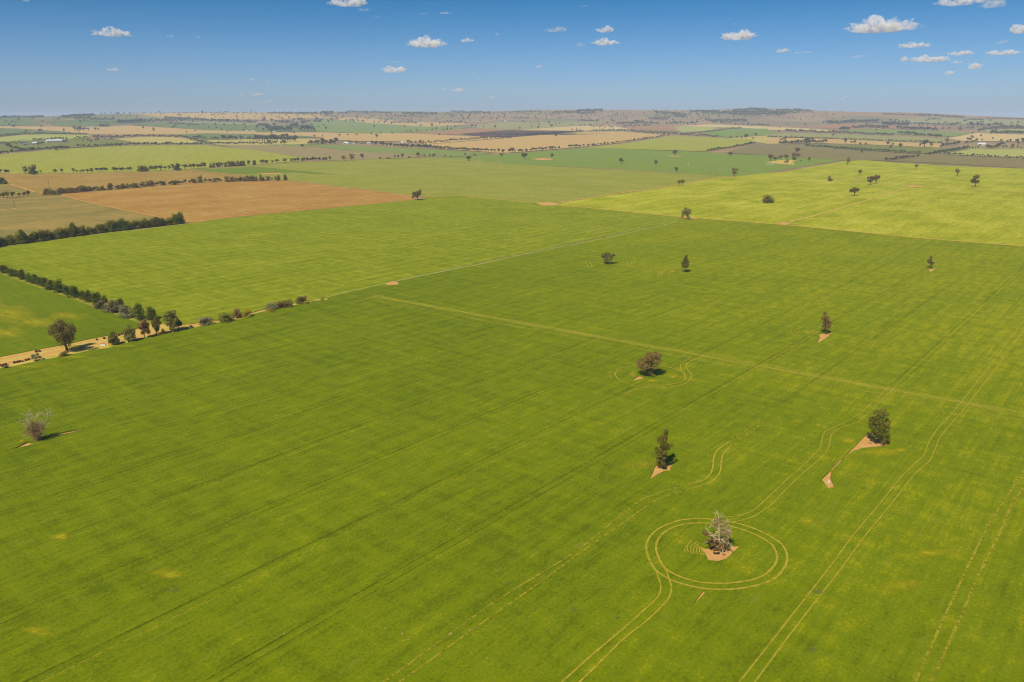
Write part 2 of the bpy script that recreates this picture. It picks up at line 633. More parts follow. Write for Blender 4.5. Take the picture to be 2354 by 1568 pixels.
M['greybrown'] = field_mat("grey_brown_fallow", (124, 114, 56), (150, 130, 64), (176, 144, 74), streak=1.4, cross=.8, bumpy=.2, patch=2.2, soft=.8)
M['dun'] = field_mat("dun_fallow", (142, 124, 76), (154, 134, 84), (166, 146, 94), streak=.3, bumpy=.2)
M['dun2'] = field_mat("dull_fallow", (124, 108, 64), (136, 120, 72), (150, 134, 82), streak=.4, bumpy=.2)
M['tan'] = field_mat("tan_stubble", (184, 148, 84), (196, 160, 94), (204, 172, 108), streak=.5, bumpy=.2)
M['cream'] = field_mat("cream_stubble", (196, 166, 102), (206, 176, 112), (212, 186, 124), streak=.4, bumpy=.2)
M['wheat'] = field_mat("yellow_tan_pasture", (174, 158, 78), (188, 168, 88), (198, 178, 102), streak=.8, bumpy=.2)
M['redbrown'] = field_mat("red_brown_fallow", (158, 112, 74), (168, 124, 84), (176, 136, 94), streak=.4, bumpy=.2)
M['plough'] = field_mat("ploughed_soil_painted_shade", (88, 66, 58), (98, 74, 64), (112, 86, 72), streak=.4, bumpy=.2)  # ploughed soil, its colour darkened further to stand in for cloud shade
M['soil'] = soil_mat("bare_orange_soil", (214, 158, 88), (224, 172, 100), (206, 162, 98), k=.86)
M['soil_red'] = soil_mat("red_dirt", (214, 152, 80), (222, 168, 94), (206, 160, 84), k=.9)
M['dry'] = soil_mat("dry_verge_grass", (214, 184, 92), (206, 172, 84), (176, 166, 46), k=.9)
M['verge'] = soil_mat("green_yellow_verge", (150, 148, 40), (176, 164, 62), (132, 138, 30))
M['line_pale'] = track_mat("pale_wheel_line", (176, 166, 84), (198, 184, 110), (0.25, 0.5))
M['line_gold'] = track_mat("golden_wheel_line", (164, 148, 30), (190, 168, 58), (0.16, 0.46), strength=.96)
M['line_thin'] = track_mat("thin_wheel_line", (150, 144, 22), (176, 162, 44), (0.22, 0.58), strength=.88)
M['line_dark'] = track_mat("painted_shade_line", (66, 76, 1), (82, 92, 2), (0.30, 0.60), strength=.62)  # shade of ruts and crop edges painted as a dark line colour
M['line_grey'] = track_mat("grey_green_fence_line", (160, 156, 84), (140, 144, 60), (0.3, 0.6))
M['gold_patch'] = fade_mat("yellowed_crop", (166, 158, 12), (188, 174, 30), (9.0, 4.0), .58, 1.2, k=1.0, strength=.75)
M['spot'] = fade_mat("bare_spot", (176, 158, 84), (190, 168, 104), (1.5, 1.5), .5, .9)
M['west_gold'] = fade_mat("yellow_streaked_crop", (160, 152, 14), (184, 172, 40), (3.5, 22.0), .52, 1.15, k=1.0, strength=.65)
M['band'] = fade_mat("pale_headland_band", (160, 155, 26), (184, 175, 54), (1.8, 36.0), .74, 1.15, k=1.0, strength=.66)
M['weed'] = fade_mat("grey_weeds", (118, 124, 52), (134, 134, 72), (4.0, 3.0), .70, 1.1, strength=.6)

# ------------------------------------------------------------------ near fields
HOLES = [
    pts(T5, (830, 775), (800, 805), (780, 870), (722, 990), (850, 910), (950, 857), (1055, 857), (1030, 820), (1062, 768), (1140, 725), (1060, 738), (950, 770)),
    pts(T6, (1090, 590), (1000, 672), (900, 780), (800, 885), (690, 990), (720, 975), (780, 922), (860, 855), (980, 815), (1130, 800), (1305, 787), (1350, 750), (1250, 700), (1150, 640)),
    pts(T6, (575, 1105), (455, 1220), (540, 1340), (625, 1325), (570, 1200), (582, 1120)),
    pts(T7, (830, 490), (850, 468), (920, 500), (1050, 482), (1340, 465), (1220, 580), (1180, 620), (1080, 655), (960, 645), (920, 560), (880, 522)),
    pts(T7, (935, 1005), (900, 1000), (860, 1050), (800, 1130), (735, 1205), (860, 1090), (915, 1030)),
    pts(Z3, (385, 1140), (200, 1230), (0, 1320), (-120, 1372), (0, 1347), (400, 1257), (600, 1197), (700, 1165), (480, 1168)),
    pts(Z3, (1110, 945), (1400, 880), (1600, 848), (1950, 785), (2200, 705), (1940, 803), (1440, 932), (1250, 972), (1150, 987)),
    pts(D1, (575, 1378), (640, 1338), (700, 1345), (662, 1370), (600, 1381)),
    pts(D1, (798, 1282), (845, 1254), (840, 1266), (810, 1291)),
    pts(D2, (345, 925), (350, 960), (330, 1000), (290, 1032), (380, 990), (440, 945), (470, 920), (500, 895), (470, 904), (400, 922)),
    pts(R9, (1560, 1128), (1632, 1125), (1573, 1160)),
]
_rj = random.Random(9)


def ragged(h):
    return [(u + _rj.uniform(-.55, .55), v + _rj.uniform(-.3, .3)) for u, v in dense(h, 2.2)]


HOLES = [ragged(h) for h in HOLES]
ROADN = pts(L6, (-700, 1095), (0, 955), (300, 895), (550, 850), (900, 775), (1130, 735), (1270, 690))
ROADS = pts(L6, (0, 1065), (150, 1040), (400, 985), (600, 950), (800, 905), (1000, 875), (1200, 820), (1400, 765), (1600, 735), (1750, 700), (1900, 660),
            (2100, 630), (2300, 590), M7, (200, 1546), (380, 1508), (600, 1464), (740, 1434), (880, 1394))
MIDLINE = pts(M7, (880, 1392), (1100, 1340), (1435, 1262), (1700, 1205), (2354, 1075), M8, (300, 905), (600, 845), (1000, 765), (1300, 697), (1600, 628))
YEL_S = pts(M8, (600, 490), (800, 506), (1200, 546), (1620, 586), R9, (380, 766), (950, 822), (1500, 876), (2354, 943), (3300, 1035))
main_poly = pts(L6, (-1200, 1330)) + ROADS + MIDLINE + YEL_S[3:] + pts(FL, (4200, 700), (4200, 1700), (2900, 2200), (-900, 2200), (-1800, 1300))
CROP_H = 0.42
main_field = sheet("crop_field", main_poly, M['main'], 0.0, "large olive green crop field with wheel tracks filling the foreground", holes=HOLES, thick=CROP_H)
soil_under = []
for i, h in enumerate(HOLES):
    o = sheet("bare_soil", h, M['soil'], 0.0, None, parent=main_field, step=50.0)
    o.location.z = 0.0 if False else 0.012

N1W = pts(L6, (-300, 45), (0, 150), (300, 262), (620, 372), (960, 470), (1200, 560), (1420, 625), (1640, 660))
north_poly = pts(L5, (-500, 890), (0, 806), (500, 732), (1000, 672), (1400, 626), (1740, 586), (2000, 548), M7, (600, 597), (1000, 561), (1400, 522), (1690, 492),
                 (1850, 467), (2130, 454), M8, (0, 432), (430, 472), (600, 490), (800, 506), (1200, 546), (1620, 586)) + MIDLINE[::-1] + pts(M7, (740, 1416), (600, 1438), (380, 1478), L6, (2300, 552), (2000, 618), (1700, 658)) + N1W[::-1]
sheet("crop_field", north_poly, M['north'], 0.0, "light green striped crop field behind the dirt track and thin fence line", thick=0.35)
west_poly = pts(L6, (-500, 35), (0, 190), (300, 300), (620, 405), (900, 515), (1150, 600), (1275, 640)) + ROADN[::-1]
west_field = sheet("crop_field", west_poly, M['west'], 0.0, "wedge of yellow streaked green crop left of the windbreak", thick=0.35)

# road reserve
verge_poly = ROADN + pts(L6, (1290, 640), (1420, 640), (1640, 668), (1700, 662), (2000, 622), (2300, 556), M7, (380, 1482), (600, 1442), (740, 1420), (880, 1390)) + ROADS[::-1] + pts(L6, (-700, 1210))
sheet("roadside_verge", verge_poly, M['dry'], 0.0, "dry straw coloured roadside verge between the green crops")
sheet("roadside_verge", pts(L6, (-300, 45), (0, 152), (300, 264), (620, 374), (960, 472), (1200, 562), (1420, 627), (1640, 662), (1290, 642), (1150, 602), (900, 517), (620, 407), (300, 302), (0, 192), (-500, 37)), M['verge'], 0.5, "yellow green grass verge under the long windbreak row")
strip("dirt_road", pts(L6, (-500, 1060), (0, 970), (300, 912), (550, 862), (930, 782), (1130, 742), (1260, 702)), 3.4, M['soil_red'], None, "upper pinkish dirt wheel road beside the west crop", base=.03, w1=2.6)
strip("dirt_road", pts(L6, (-500, 1120), (0, 1022), (280, 962), (450, 917), (620, 882), (900, 832), (1150, 792), (1300, 762), (1500, 712), (1680, 668), (2000, 624)), 3.6, M['soil_red'], None, "lower orange dirt road running under the big gum tree", base=.03, w1=2.2)
strip("dirt_patch_road", pts(L6, (1660, 664), (1800, 655), (1960, 632)), 3.5, M['soil_red'], None, "short red dirt track bend beside the tallest roadside tree", base=.06)

# fence line and tracks between fields
strip("fence_line_track", MIDLINE, 1.2, M['line_pale'], None, "thin pale track dividing the foreground crop from the north crop", base=.44)
strip("fence_line_track", pts(FL, (900, 650), (1100, 606), (1300, 564), (1440, 533), (1555, 511)), 3.2, M['line_grey'], None, "grey green strip beside the thin pale track", base=.40)
strip("dirt_track", pts(M7, (1760, 458), (1850, 465), (2130, 452), M8, (0, 431), (430, 470), (600, 489)), 3.0, M['soil_red'], None, "orange dirt track along the north edge of the striped crop", base=.38)
strip("dirt_track", YEL_S + pts(R9, (3400, 1044)), 3.0, M['soil_red'], None, "long dirt track between green crop and yellow crop", base=.43)
strip("dirt_track", pts(M8, (600, 466), (1000, 406), (1500, 334), (1750, 292), (2010, 248)), 4.5, M['soil_red'], None, "dirt track along the upper left edge of the yellow crop", base=.3)
strip("dirt_track", pts(R9, (345, 757), (600, 690), (1000, 573), (1200, 512), (1410, 446)), 3.2, M['dry'], None, "straight dirt track crossing the yellow crop", base=.3)
strip("dirt_track", pts(R9, (560, 372), (760, 385), (930, 402), (1150, 422), (1410, 441), (1700, 455), (2354, 496), (3000, 540)), 4.0, M['dry'], None, "far dirt track through the yellow crop past lone trees", base=.3)
sheet("bare_soil_patch", pts(M8, (425, 470), (540, 466), (610, 472), (590, 492), (470, 492)), M['soil'], 22, "bare orange soil at the track junction")
sheet("bare_soil_patch", pts(R9, (1380, 436), (1530, 440), (1510, 450), (1400, 450)), M['soil'], 20, "bare soil at the far track corner in the yellow crop")
sheet("bare_soil_patch", pts(R9, (290, 754), (350, 744), (420, 752), (370, 768)), M['soil'], 24, "bare soil wedge where the straight track meets the yellow field edge")
sheet("bare_soil_patch", pts(M8, (1630, 590), (1720, 588), (1790, 598), (1700, 608), (1640, 604)), M['soil'], 24, "bare soil around the tree on the yellow field edge")
sheet("bare_soil_patch", pts(M7, (1435, 1270), (1480, 1246), (1555, 1250), (1552, 1274), (1450, 1279)), M['soil'], 24, "small pale washed out bank beside the fence line track")
sheet("bare_soil_patch", pts(M7, (866, 1402), (912, 1404), (888, 1419)), M['soil'], 24, "tiny pink soil scrape at the end of the verge")
sheet("bare_soil_patch", pts(M7, (760, 1416), (836, 1408), (842, 1420), (790, 1424)), M['dry'], 26, "pale stony scrape beside the yellow bush")

# ------------------------------------------------------------------ middle fields
sheet("fallow_field", pts(L5, (560, 316), (830, 288), (1300, 248), (1700, 213), (2354, 197), M7, (550, 314), (700, 332), (1100, 377), (1670, 447), (1692, 490), (1400, 520), (1000, 559), (600, 595), (200, 630), (0, 660), L5, (1760, 582), (1560, 542), (1100, 452), (700, 362)), M['orange'], 0.3, "orange brown fallow field with scattered pale tufts")
sheet("fallow_field", pts(L5, (-500, 418), (0, 366), (300, 338), (560, 318), (700, 364), (1100, 454), (1560, 544), (1740, 580), (1400, 620), (1000, 662), (500, 722), (0, 796), (-500, 880)), M['greybrown'], 0.35, "grey brown fallow field above the dark windbreak")
sheet("fallow_field", pts(L5, (-500, 132), (600, 126), (1100, 119), (1400, 107), (1700, 95), (2000, 118), (2354, 150), M7, (170, 276), (540, 308), L5, (2354, 193), (1800, 208), (1200, 242), (830, 282), (560, 312), (400, 322), (330, 300), (95, 228), (-500, 215)), M['brown'], 0.3, "tan brown fallow field between two tree rows")
sheet("pasture", pts(L5, (-500, 225), (90, 226), (330, 302), (400, 323), (270, 338), (0, 352), (-500, 392)), M['greybrown'], 0.4, "small grey green paddock at the left edge")
sheet("crop_field", pts(L5, (1700, 92), (2000, 76), (2354, 50), M7, (340, 163), (700, 140), (1000, 130), (1300, 116), (1800, 104), (2354, 112), M8, (200, 140), (600, 165), (1100, 194), (1500, 215), (2000, 245), (1750, 294), (1500, 336), (1000, 406), (600, 464), (430, 468), (0, 430), M7, (2130, 452), (1850, 463), (1750, 455), (1100, 375), (600, 316), (540, 310), (170, 277), (0, 258), L5, (2000, 120)), M['lime2'], 0.3, "wide pale lime crop field beyond the orange fallow")
sheet("crop_field", pts(L5, (1760, 94), (2100, 76), (2354, 60), M7, (150, 178), (420, 200), (760, 232), (1000, 262), (600, 240), (300, 252), (0, 255), L5, (2050, 122)), M['deep'], 0.9, "darker green end of the pale lime crop")
sheet("crop_field", pts(M8, (600, 470), (1000, 409), (1500, 337), (2000, 251), (2150, 243), (2354, 215), R9, (0, 351), (350, 320), (830, 236), (1000, 222), (1300, 245), (1700, 270), (2354, 295), (3300, 340)) + YEL_S[::-1], M['yellow'], 0.3, "bright yellow green crop field on the right")
sheet("crop_field", pts(F2, (2180, 492), F3, (0, 478), (300, 457), (700, 427), (1000, 436), (1500, 456), (1800, 468), (1960, 480), (2354, 500), F4, (0, 512), (360, 520), (700, 540), (500, 570), (200, 620), (0, 650), F3, (2354, 660), (2050, 690), (1900, 685), (1500, 655), (1000, 625), (500, 600), (0, 580), F2, (2354, 580), (1800, 532), (1550, 520), (1900, 506)), M['green'], 0.3, "flat mid green crop field dotted with lone trees")
strip("fence_line_track", pts(M8, (0, 138), (200, 141), (600, 166), (1100, 195), (1500, 216), (2010, 246)), 5.0, M['line_grey'], None, "grey weedy fence line under the mid green crop", base=.3)
sheet("crop_field", pts(F1, (-600, 530), (0, 490), (300, 462), (680, 432), (1200, 407), (1900, 402), (2150, 430), (2354, 450), F2, (300, 497), (500, 524), (440, 545), (0, 580), F1, (1900, 612), (1500, 642), (1000, 656), (400, 664), (-600, 668)), M['lime'], 0.3, "rolling lime yellow crop field at upper left")
strip("gravel_road", pts(F1, (-300, 655), (0, 662), (160, 672)), 7.0, M['soil'], None, "pale gravel road entering at the left edge", base=.3)
strip("gravel_road", pts(L5, (1250, 113), (1500, 105), (1700, 94), (2000, 77), (2354, 50), M7, (340, 165), (700, 143), (1000, 131), (1400, 114)), 5.0, M['line_pale'], None, "pale gravel road along the foot of the lime crop", base=.4)
strip("dirt_track", pts(L5, (1700, 97), (2000, 121), (2300, 150)), 6.0, M['soil_red'], None, "red dirt track edging the deep green crop", base=.5)
strip("dirt_track", pts(L5, (565, 322), (700, 364), (1100, 454), (1560, 544), (1770, 578)), 2.4, M['soil_red'], None, "red dirt track between the two fallow fields", base=.3)
strip("dirt_track", pts(L5, (420, 326), (830, 294), (1300, 254), (1700, 218), (2354, 198), M7, (550, 314)), 4.0, M['soil_red'], None, "red dirt line under the second tree row", base=.4)
strip("dirt_track", pts(L5, (90, 226), (200, 258), (330, 301)), 4.0, M['soil_red'], None, "short red dirt track beside the small left paddock", base=.4)
strip("dirt_track", pts(L5, (-300, 385), (0, 362), (270, 338), (420, 326)), 4.0, M['soil_red'], None, "red dirt line below the short left tree row", base=.4)
strip("dirt_track", pts(L5, (-200, 842), (0, 806), (500, 733), (1000, 673), (1400, 628), (1760, 584)), 2.2, M['line_pale'], None, "pale grass edge along the dark windbreak", base=.36)
strip("dirt_track", pts(L5, (1760, 584), (2000, 549), M7, (600, 597), (1000, 561), (1690, 491)), 2.2, M['line_grey'], None, "weedy fence line below the orange fallow", base=.36)
sheet("bare_soil_patch", pts(F3, (170, 532), (260, 524), (370, 528), (380, 538), (260, 542)), M['soil'], 1.8, "pale bare soil bank in the mid green crop")
sheet("bare_soil_patch", pts(F3, (1400, 503), (1490, 498), (1590, 506), (1490, 510)), M['wheat'], 1.8, "dry strip under a lone tree in the mid green crop")
sheet("bare_soil_patch", pts(R9, (200, 240), (330, 222), (450, 225), (440, 262), (350, 258), (270, 250)), M['dry'], 1.8, "dry grassy bank with a clump of trees in the green crop")
sheet("bare_soil_patch", pts(M7, (240, 250), (330, 243), (480, 241), (480, 248), (340, 254)), M['soil'], 1.8, "thin orange scrape in the pale lime crop")

# ------------------------------------------------------------------ far fields (name, material, layer, label, outline)
FAR = [
    ("fallow_field", 'dun', .5, "dull brown fallow field behind the lime crop", pts(F1, (2000, 406), (2354, 396), F2, (0, 405), (500, 415), (900, 455), (1450, 490), (1500, 515), (1100, 530), (700, 545), (500, 523), (300, 496), (0, 452), F1, (2150, 429))),
    ("crop_field", 'green2', .6, "blue green crop band below the central farm sheds", pts(F2, (0, 402), (300, 396), (600, 396), (900, 405), (1300, 425), (1700, 447), (2100, 472), (2200, 482), (1900, 505), (1550, 503), (1450, 490), (900, 454), (500, 413), (0, 406))),
    ("pasture", 'wheat', .7, "yellowish tan paddock with striped rows at left", pts(F1, (1050, 347), (1300, 327), (1550, 326), (1700, 345), (1900, 388), (1300, 388), (1220, 375))),
    ("pasture", 'olive', .6, "green home paddock around the white farmhouse", pts(F1, (-100, 400), (200, 350), (600, 345), (1050, 347), (1250, 385), (1000, 405), (700, 425), (450, 425), (250, 450), (0, 470))),
    ("crop_field", 'lime3', .6, "pale lime field behind the white farmhouse", pts(F1, (-400, 350), (0, 330), (200, 310), (450, 303), (850, 310), (800, 337), (600, 347), (300, 358), (0, 374), (-400, 395))),
    ("crop_field", 'green3', .5, "dark green crop strip behind the pale lime field", pts(F1, (-400, 240), (0, 243), (150, 250), (500, 275), (800, 300), (400, 302), (240, 298), (0, 322), (-400, 345))),
    ("stubble_field", 'tan', .6, "long tan stubble hill at upper left", pts(F1, (-400, 222), (0, 228), (600, 236), (850, 240), (1200, 222), (1500, 240), (1900, 265), (2354, 276), (2354, 302), (1900, 294), (1650, 305), (1100, 307), (800, 300), (500, 272), (150, 250), (-400, 238))),
    ("crop_field", 'green3', .55, "dark green crop right of the tan stubble hill", pts(F1, (1640, 306), (1900, 292), (2354, 303), F2, (0, 303), (450, 315), (600, 330), (200, 340), (0, 345), F1, (1900, 352), (1700, 330))),
    ("stubble_field", 'wheat', .5, "pale dry paddock among gum trees", pts(F1, (1900, 355), (2354, 347), F2, (300, 340), (600, 350), (620, 385), (300, 398), (0, 402), F1, (2000, 402))),
    ("crop_field", 'green3', .45, "grey green far slope at the left edge", pts(F1, (-400, 160), (0, 152), (320, 156), (300, 195), (430, 218), (0, 226), (-400, 222))),
    ("crop_field", 'green3', .5, "blue green far crop under the hill trees", pts(F1, (410, 190), (780, 168), (1250, 152), (1480, 150), (1400, 175), (1180, 205), (950, 226), (560, 226))),
    ("fallow_field", 'dun2', .55, "small brown far paddock at upper left", pts(F1, (320, 158), (600, 166), (560, 180), (330, 194))),
    ("crop_field", 'green3', .5, "long far green crop strip left of centre", pts(F1, (1250, 225), (1500, 190), (1900, 205), (2354, 220), F2, (0, 220), (300, 215), (550, 205), (550, 275), (200, 282), (0, 280), F1, (1900, 262), (1500, 238))),
    ("pasture", 'palegreen', .6, "pale far green strip near the woods", pts(F1, (1570, 178), (1900, 190), (2354, 195), (2354, 218), (1900, 203), (1700, 196))),
    ("crop_field", 'green2', .6, "big blue green hillside crop at centre", pts(F2, (550, 232), (480, 190), (620, 165), (760, 170), (1000, 196), (1400, 226), (1950, 241), (1800, 270), (1400, 285), (1150, 300), (800, 287), (550, 277))),
    ("stubble_field", 'tan', .55, "orange tan far slope above the blue green crop", pts(F2, (700, 150), (1000, 152), (1400, 190), (1900, 196), (1950, 212), (1600, 240), (1400, 225), (1000, 196), (780, 172))),
    ("stubble_field", 'tan', .7, "broad tan stubble field behind the farm sheds", pts(F2, (0, 285), (600, 286), (1000, 296), (1430, 292), (1700, 310), (2100, 326), (2300, 335), (1560, 395), (1500, 372), (1000, 367), (600, 352), (620, 335), (450, 318), (0, 305))),
    ("fallow_field", 'redbrown', .6, "reddish ploughed rise at centre", pts(F2, (1430, 290), (1700, 268), (2000, 246), (2354, 262), (1880, 300), (1700, 309))),
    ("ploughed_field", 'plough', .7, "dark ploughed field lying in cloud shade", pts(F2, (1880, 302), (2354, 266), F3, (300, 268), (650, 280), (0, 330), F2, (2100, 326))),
    ("stubble_field", 'tan', .8, "large tan stubble field at centre right", pts(F2, (1560, 397), (2354, 336), F3, (0, 331), (650, 281), (1000, 276), (1400, 312), (1000, 382), (500, 432), (0, 472), F2, (2250, 476), (1700, 434))),
    ("pasture", 'palegreen', .55, "pale green far pasture at centre", pts(F2, (1950, 236), (2200, 196), (2354, 190), F3, (900, 186), (700, 216), (300, 246), (0, 262), F2, (2200, 262))),
    ("stubble_field", 'cream', .6, "cream stubble behind the dark ploughed field", pts(F3, (300, 246), (600, 226), (900, 221), (1100, 256), (650, 272), (0, 266))),
    ("fallow_field", 'redbrown', .6, "red brown far fallow right of centre", pts(F3, (1000, 226), (1500, 222), (1550, 276), (1100, 267))),
    ("crop_field", 'lime3', .65, "small pale green crop between far tree rows", pts(F3, (1480, 232), (1900, 240), (1800, 276), (1550, 282))),
    ("stubble_field", 'cream', .6, "cream stubble strip at right of centre", pts(F3, (1500, 229), (1800, 212), (2354, 231), F4, (0, 236), (300, 246), (600, 266), (550, 276), (160, 266), (0, 262), F3, (2354, 256), (1950, 240))),
    ("crop_field", 'lime', .7, "lime crop rise under the long tree row", pts(F3, (700, 427), (1000, 392), (1450, 321), (1700, 326), (2200, 352), (2250, 376), (1780, 461), (1000, 436))),
    ("crop_field", 'green', .6, "green crop wedge behind the lime rise", pts(F3, (1730, 302), (2000, 252), (2354, 250), F4, (0, 268), (90, 280), (0, 304), F3, (2354, 310), (2000, 332))),
    ("pasture", 'wheat', .5, "tan paddock with a few gum trees", pts(F3, (2000, 340), (2354, 312), F4, (0, 330), (350, 342), (400, 382), (0, 392), F3, (2354, 394), (2260, 378))),
    ("fallow_field", 'dun2', .6, "grey brown fallow behind the mid green crop", pts(F3, (1950, 474), (2250, 390), F4, (0, 398), (400, 416), (850, 460), (1300, 487), (1400, 492), (1080, 546), (780, 541), (700, 541), (400, 521), (0, 512), F3, (2354, 500))),
    ("fallow_field", 'dun2', .6, "grey brown fallow behind the yellow crop", pts(F4, (1080, 550), (1380, 502), (1520, 492), (1900, 505), (2354, 530), (3000, 560), (3000, 660), (2354, 616), (1800, 581), (1300, 556))),
    ("crop_field", 'olive', .65, "olive green strip between hedges at right", pts(F4, (380, 402), (1000, 402), (1550, 430), (1700, 436), (1550, 470), (1400, 482), (850, 446))),
    ("stubble_field", 'tan', .6, "tan strip between hedges at right", pts(F4, (0, 332), (600, 346), (1100, 371), (1600, 387), (1580, 428), (900, 396), (500, 387), (0, 384))),
    ("pasture", 'palegreen', .65, "pale green strip between hedges at right", pts(F4, (0, 304), (160, 288), (600, 300), (1100, 321), (1700, 346), (1620, 384), (1000, 366), (500, 336), (0, 324))),
    ("crop_field", 'green2', .6, "blue green far crop at right", pts(F4, (700, 266), (1000, 250), (1300, 266), (1900, 291), (1700, 326), (1200, 301), (700, 281))),
    ("fallow_field", 'redbrown', .5, "pinkish brown far rise at right", pts(F4, (200, 232), (700, 206), (1100, 216), (1400, 221), (1900, 251), (1300, 246), (700, 256))),
    ("stubble_field", 'cream', .6, "cream stubble at the right edge", pts(F4, (1650, 341), (1900, 292), (2354, 306), (3000, 325), (3000, 390), (2354, 367), (1800, 366))),
    ("crop_field", 'lime3', .65, "yellow green crop at the right edge below the shed", pts(F4, (1620, 486), (1850, 441), (2354, 441), (3000, 450), (3000, 545), (2354, 521), (1700, 491))),
    ("pasture", 'palegreen', .5, "hazy green plain at far right", pts(F4, (1100, 172), (1500, 152), (2354, 177), (3000, 190), (3000, 235), (2354, 216), (1800, 216), (1200, 196))),
    ("crop_field", 'lime3', .6, "pale yellow far strip at the right edge", pts(F4, (1960, 267), (2354, 256), (3000, 262), (3000, 295), (2354, 286), (2050, 286))),
    ("stubble_field", 'tan', .5, "tan grassy hill slope at upper left", pts(F1, (1000, 118), (1600, 108), (2354, 108), F2, (300, 112), (600, 130), (700, 150), (400, 160), (100, 175), F1, (2354, 165), (1900, 168), (1500, 148), (1300, 122))),
    ("bare_soil_patch", 'cream', .8, "pale sandy clearing at far right", pts(F4, (2090, 158), (2200, 155), (2230, 164), (2110, 166))),
    ("stubble_field", 'dun', .5, "pale track field beside the farm shed at right", pts(F4, (1700, 430), (1850, 385), (2000, 395), (2300, 415), (2354, 440), (1850, 440))),
]
for nm, mk, lf, lb, pl in FAR:
    sheet(nm, pl, M[mk], lf, lb)

# ------------------------------------------------------------------ wheel tracks in the foreground crop (parts of the field)
TZ = CROP_H


def wheel(poly, mat='line_gold', w=0.75, sm=True):
    strip("wheel_track", poly, w, M[mat], main_field, base=TZ, step=6.0, smooth_curve=sm)


wheel(pts(T7, (790, 158), (640, 175), (480, 225), (340, 300), (260, 390), (230, 480), (245, 590), (290, 690), (340, 765), (430, 830), (520, 880), (700, 940), (900, 980), (1080, 993), (1290, 985), (1480, 955), (1650, 905), (1770, 835), (1850, 740), (1885, 640), (1870, 540), (1800, 440), (1630, 335), (1430, 250), (1250, 203), (1100, 180), (950, 162), (790, 158)), w=.6)
wheel(pts(T7, (850, 208), (700, 220), (560, 255), (440, 320), (370, 400), (345, 490), (360, 580), (410, 690), (450, 740), (500, 780), (620, 840), (760, 885), (900, 912), (1080, 922), (1260, 912), (1450, 885), (1600, 830), (1710, 740), (1765, 640), (1750, 540), (1690, 450), (1560, 370), (1400, 300), (1250, 255), (1100, 228), (960, 210), (850, 208)), w=.6)
wheel(pts(T7, (300, 700), (340, 765), (370, 850), (400, 950), (385, 1040), (330, 1120), (230, 1210), (110, 1320), (0, 1420), B3, (1900, 890), (1700, 1060), (1540, 1205), (1380, 1340)), w=.4)
wheel(pts(T7, (410, 690), (460, 770), (500, 870), (525, 980), (500, 1080), (430, 1170), (300, 1300), (150, 1430), B3, (1940, 930), (1660, 1205), (1520, 1330)), w=.4)
wheel(pts(T7, (1020, 160), (1200, 138), (1350, 115), (1450, 75), (1560, 0), T6, (0, 1230), (200, 1060), (400, 860), (450, 770), (470, 660), (520, 590), (690, 510), (900, 400), (1150, 190), (1340, 0)), w=.32)
wheel(pts(T7, (1150, 196), (1250, 196), (1400, 165), (1530, 110), (1640, 35), (1690, 0), T6, (0, 1350), (200, 1160), (430, 960), (530, 850), (560, 750), (580, 650), (650, 580), (800, 520), (950, 460), (1180, 250), (1430, 10)), w=.32)
wheel(pts(B3, (100, 1365), (320, 1205), (780, 870), (1100, 640), (1600, 330), T5, (250, 1568), (600, 1300), (800, 1220), (1000, 1150), (1350, 1050), (1520, 1000), (1620, 910), (1660, 800), (1665, 700), (1700, 600), (1760, 530), (1900, 430), (2100, 280), (2352, 90)), 'line_thin', .5)
wheel(pts(B3, (200, 1365), (430, 1205), (900, 865), (1250, 620), (1650, 330), T5, (430, 1568), (620, 1430), (820, 1300), (1000, 1230), (1400, 1110), (1600, 1040), (1720, 950), (1775, 840), (1780, 740), (1810, 620), (1900, 520), (2100, 370), (2352, 180)), 'line_thin', .5)
wheel(pts(T5, (1350, 1050), (1520, 1000), (1620, 910), (1660, 800), (1665, 700), (1700, 600), (1760, 530), (1900, 430)), 'line_gold', .5)
wheel(pts(T5, (1400, 1110), (1600, 1040), (1720, 950), (1775, 840), (1780, 740), (1810, 620), (1900, 520)), 'line_gold', .5)
wheel(pts(B4, (300, 1340), (405, 1205), (620, 930), (980, 470), (1180, 200), (1350, 0), T6, (1330, 1400), (1500, 1190), (1640, 1050), (1790, 910), (1850, 760), (1960, 580), (2090, 440), D2, (1760, 1568), (2352, 800), (2700, 350)), 'line_gold', .32)
wheel(pts(B4, (400, 1350), (510, 1205), (750, 880), (1090, 440), (1250, 220), (1430, 0), T6, (1480, 1400), (1680, 1150), (1860, 990), (1930, 850), (1990, 700), (2090, 570), D2, (1840, 1568), (2352, 890), (2700, 440)), 'line_gold', .32)
wheel(pts(B4, (1560, 1320), (1610, 1205), (1800, 780), (1960, 430), (2110, 130), (2195, 0), (2354, -245)), 'line_thin', .6, False)
wheel(pts(B4, (1670, 1320), (1720, 1205), (1880, 850), (2030, 500), (2180, 200), (2265, 0), (2400, -200)), 'line_thin', .6, False)
wheel(pts(D1, (1180, 1160), (1105, 1192), (1052, 1230), (1055, 1280), (1090, 1330), (1095, 1370), (1060, 1400), (960, 1425), (800, 1440), (640, 1443), (480, 1400), (420, 1350), (413, 1310), (460, 1270), (560, 1250), (640, 1245)), 'line_gold', .5)
wheel(pts(D1, (1240, 1160), (1165, 1190), (1108, 1228), (1115, 1270), (1150, 1320), (1155, 1360), (1120, 1400), (1030, 1440), (850, 1460), (640, 1465), (500, 1520)), 'line_gold', .5)
wheel(pts(D1, (880, 1245), (940, 1258), (1000, 1275), (1080, 1312), (1092, 1350)), 'line_gold', .6)
wheel(pts(D1, (400, 1390), (362, 1350), (360, 1310), (400, 1278), (500, 1250), (600, 1240)), 'line_thin', .6)
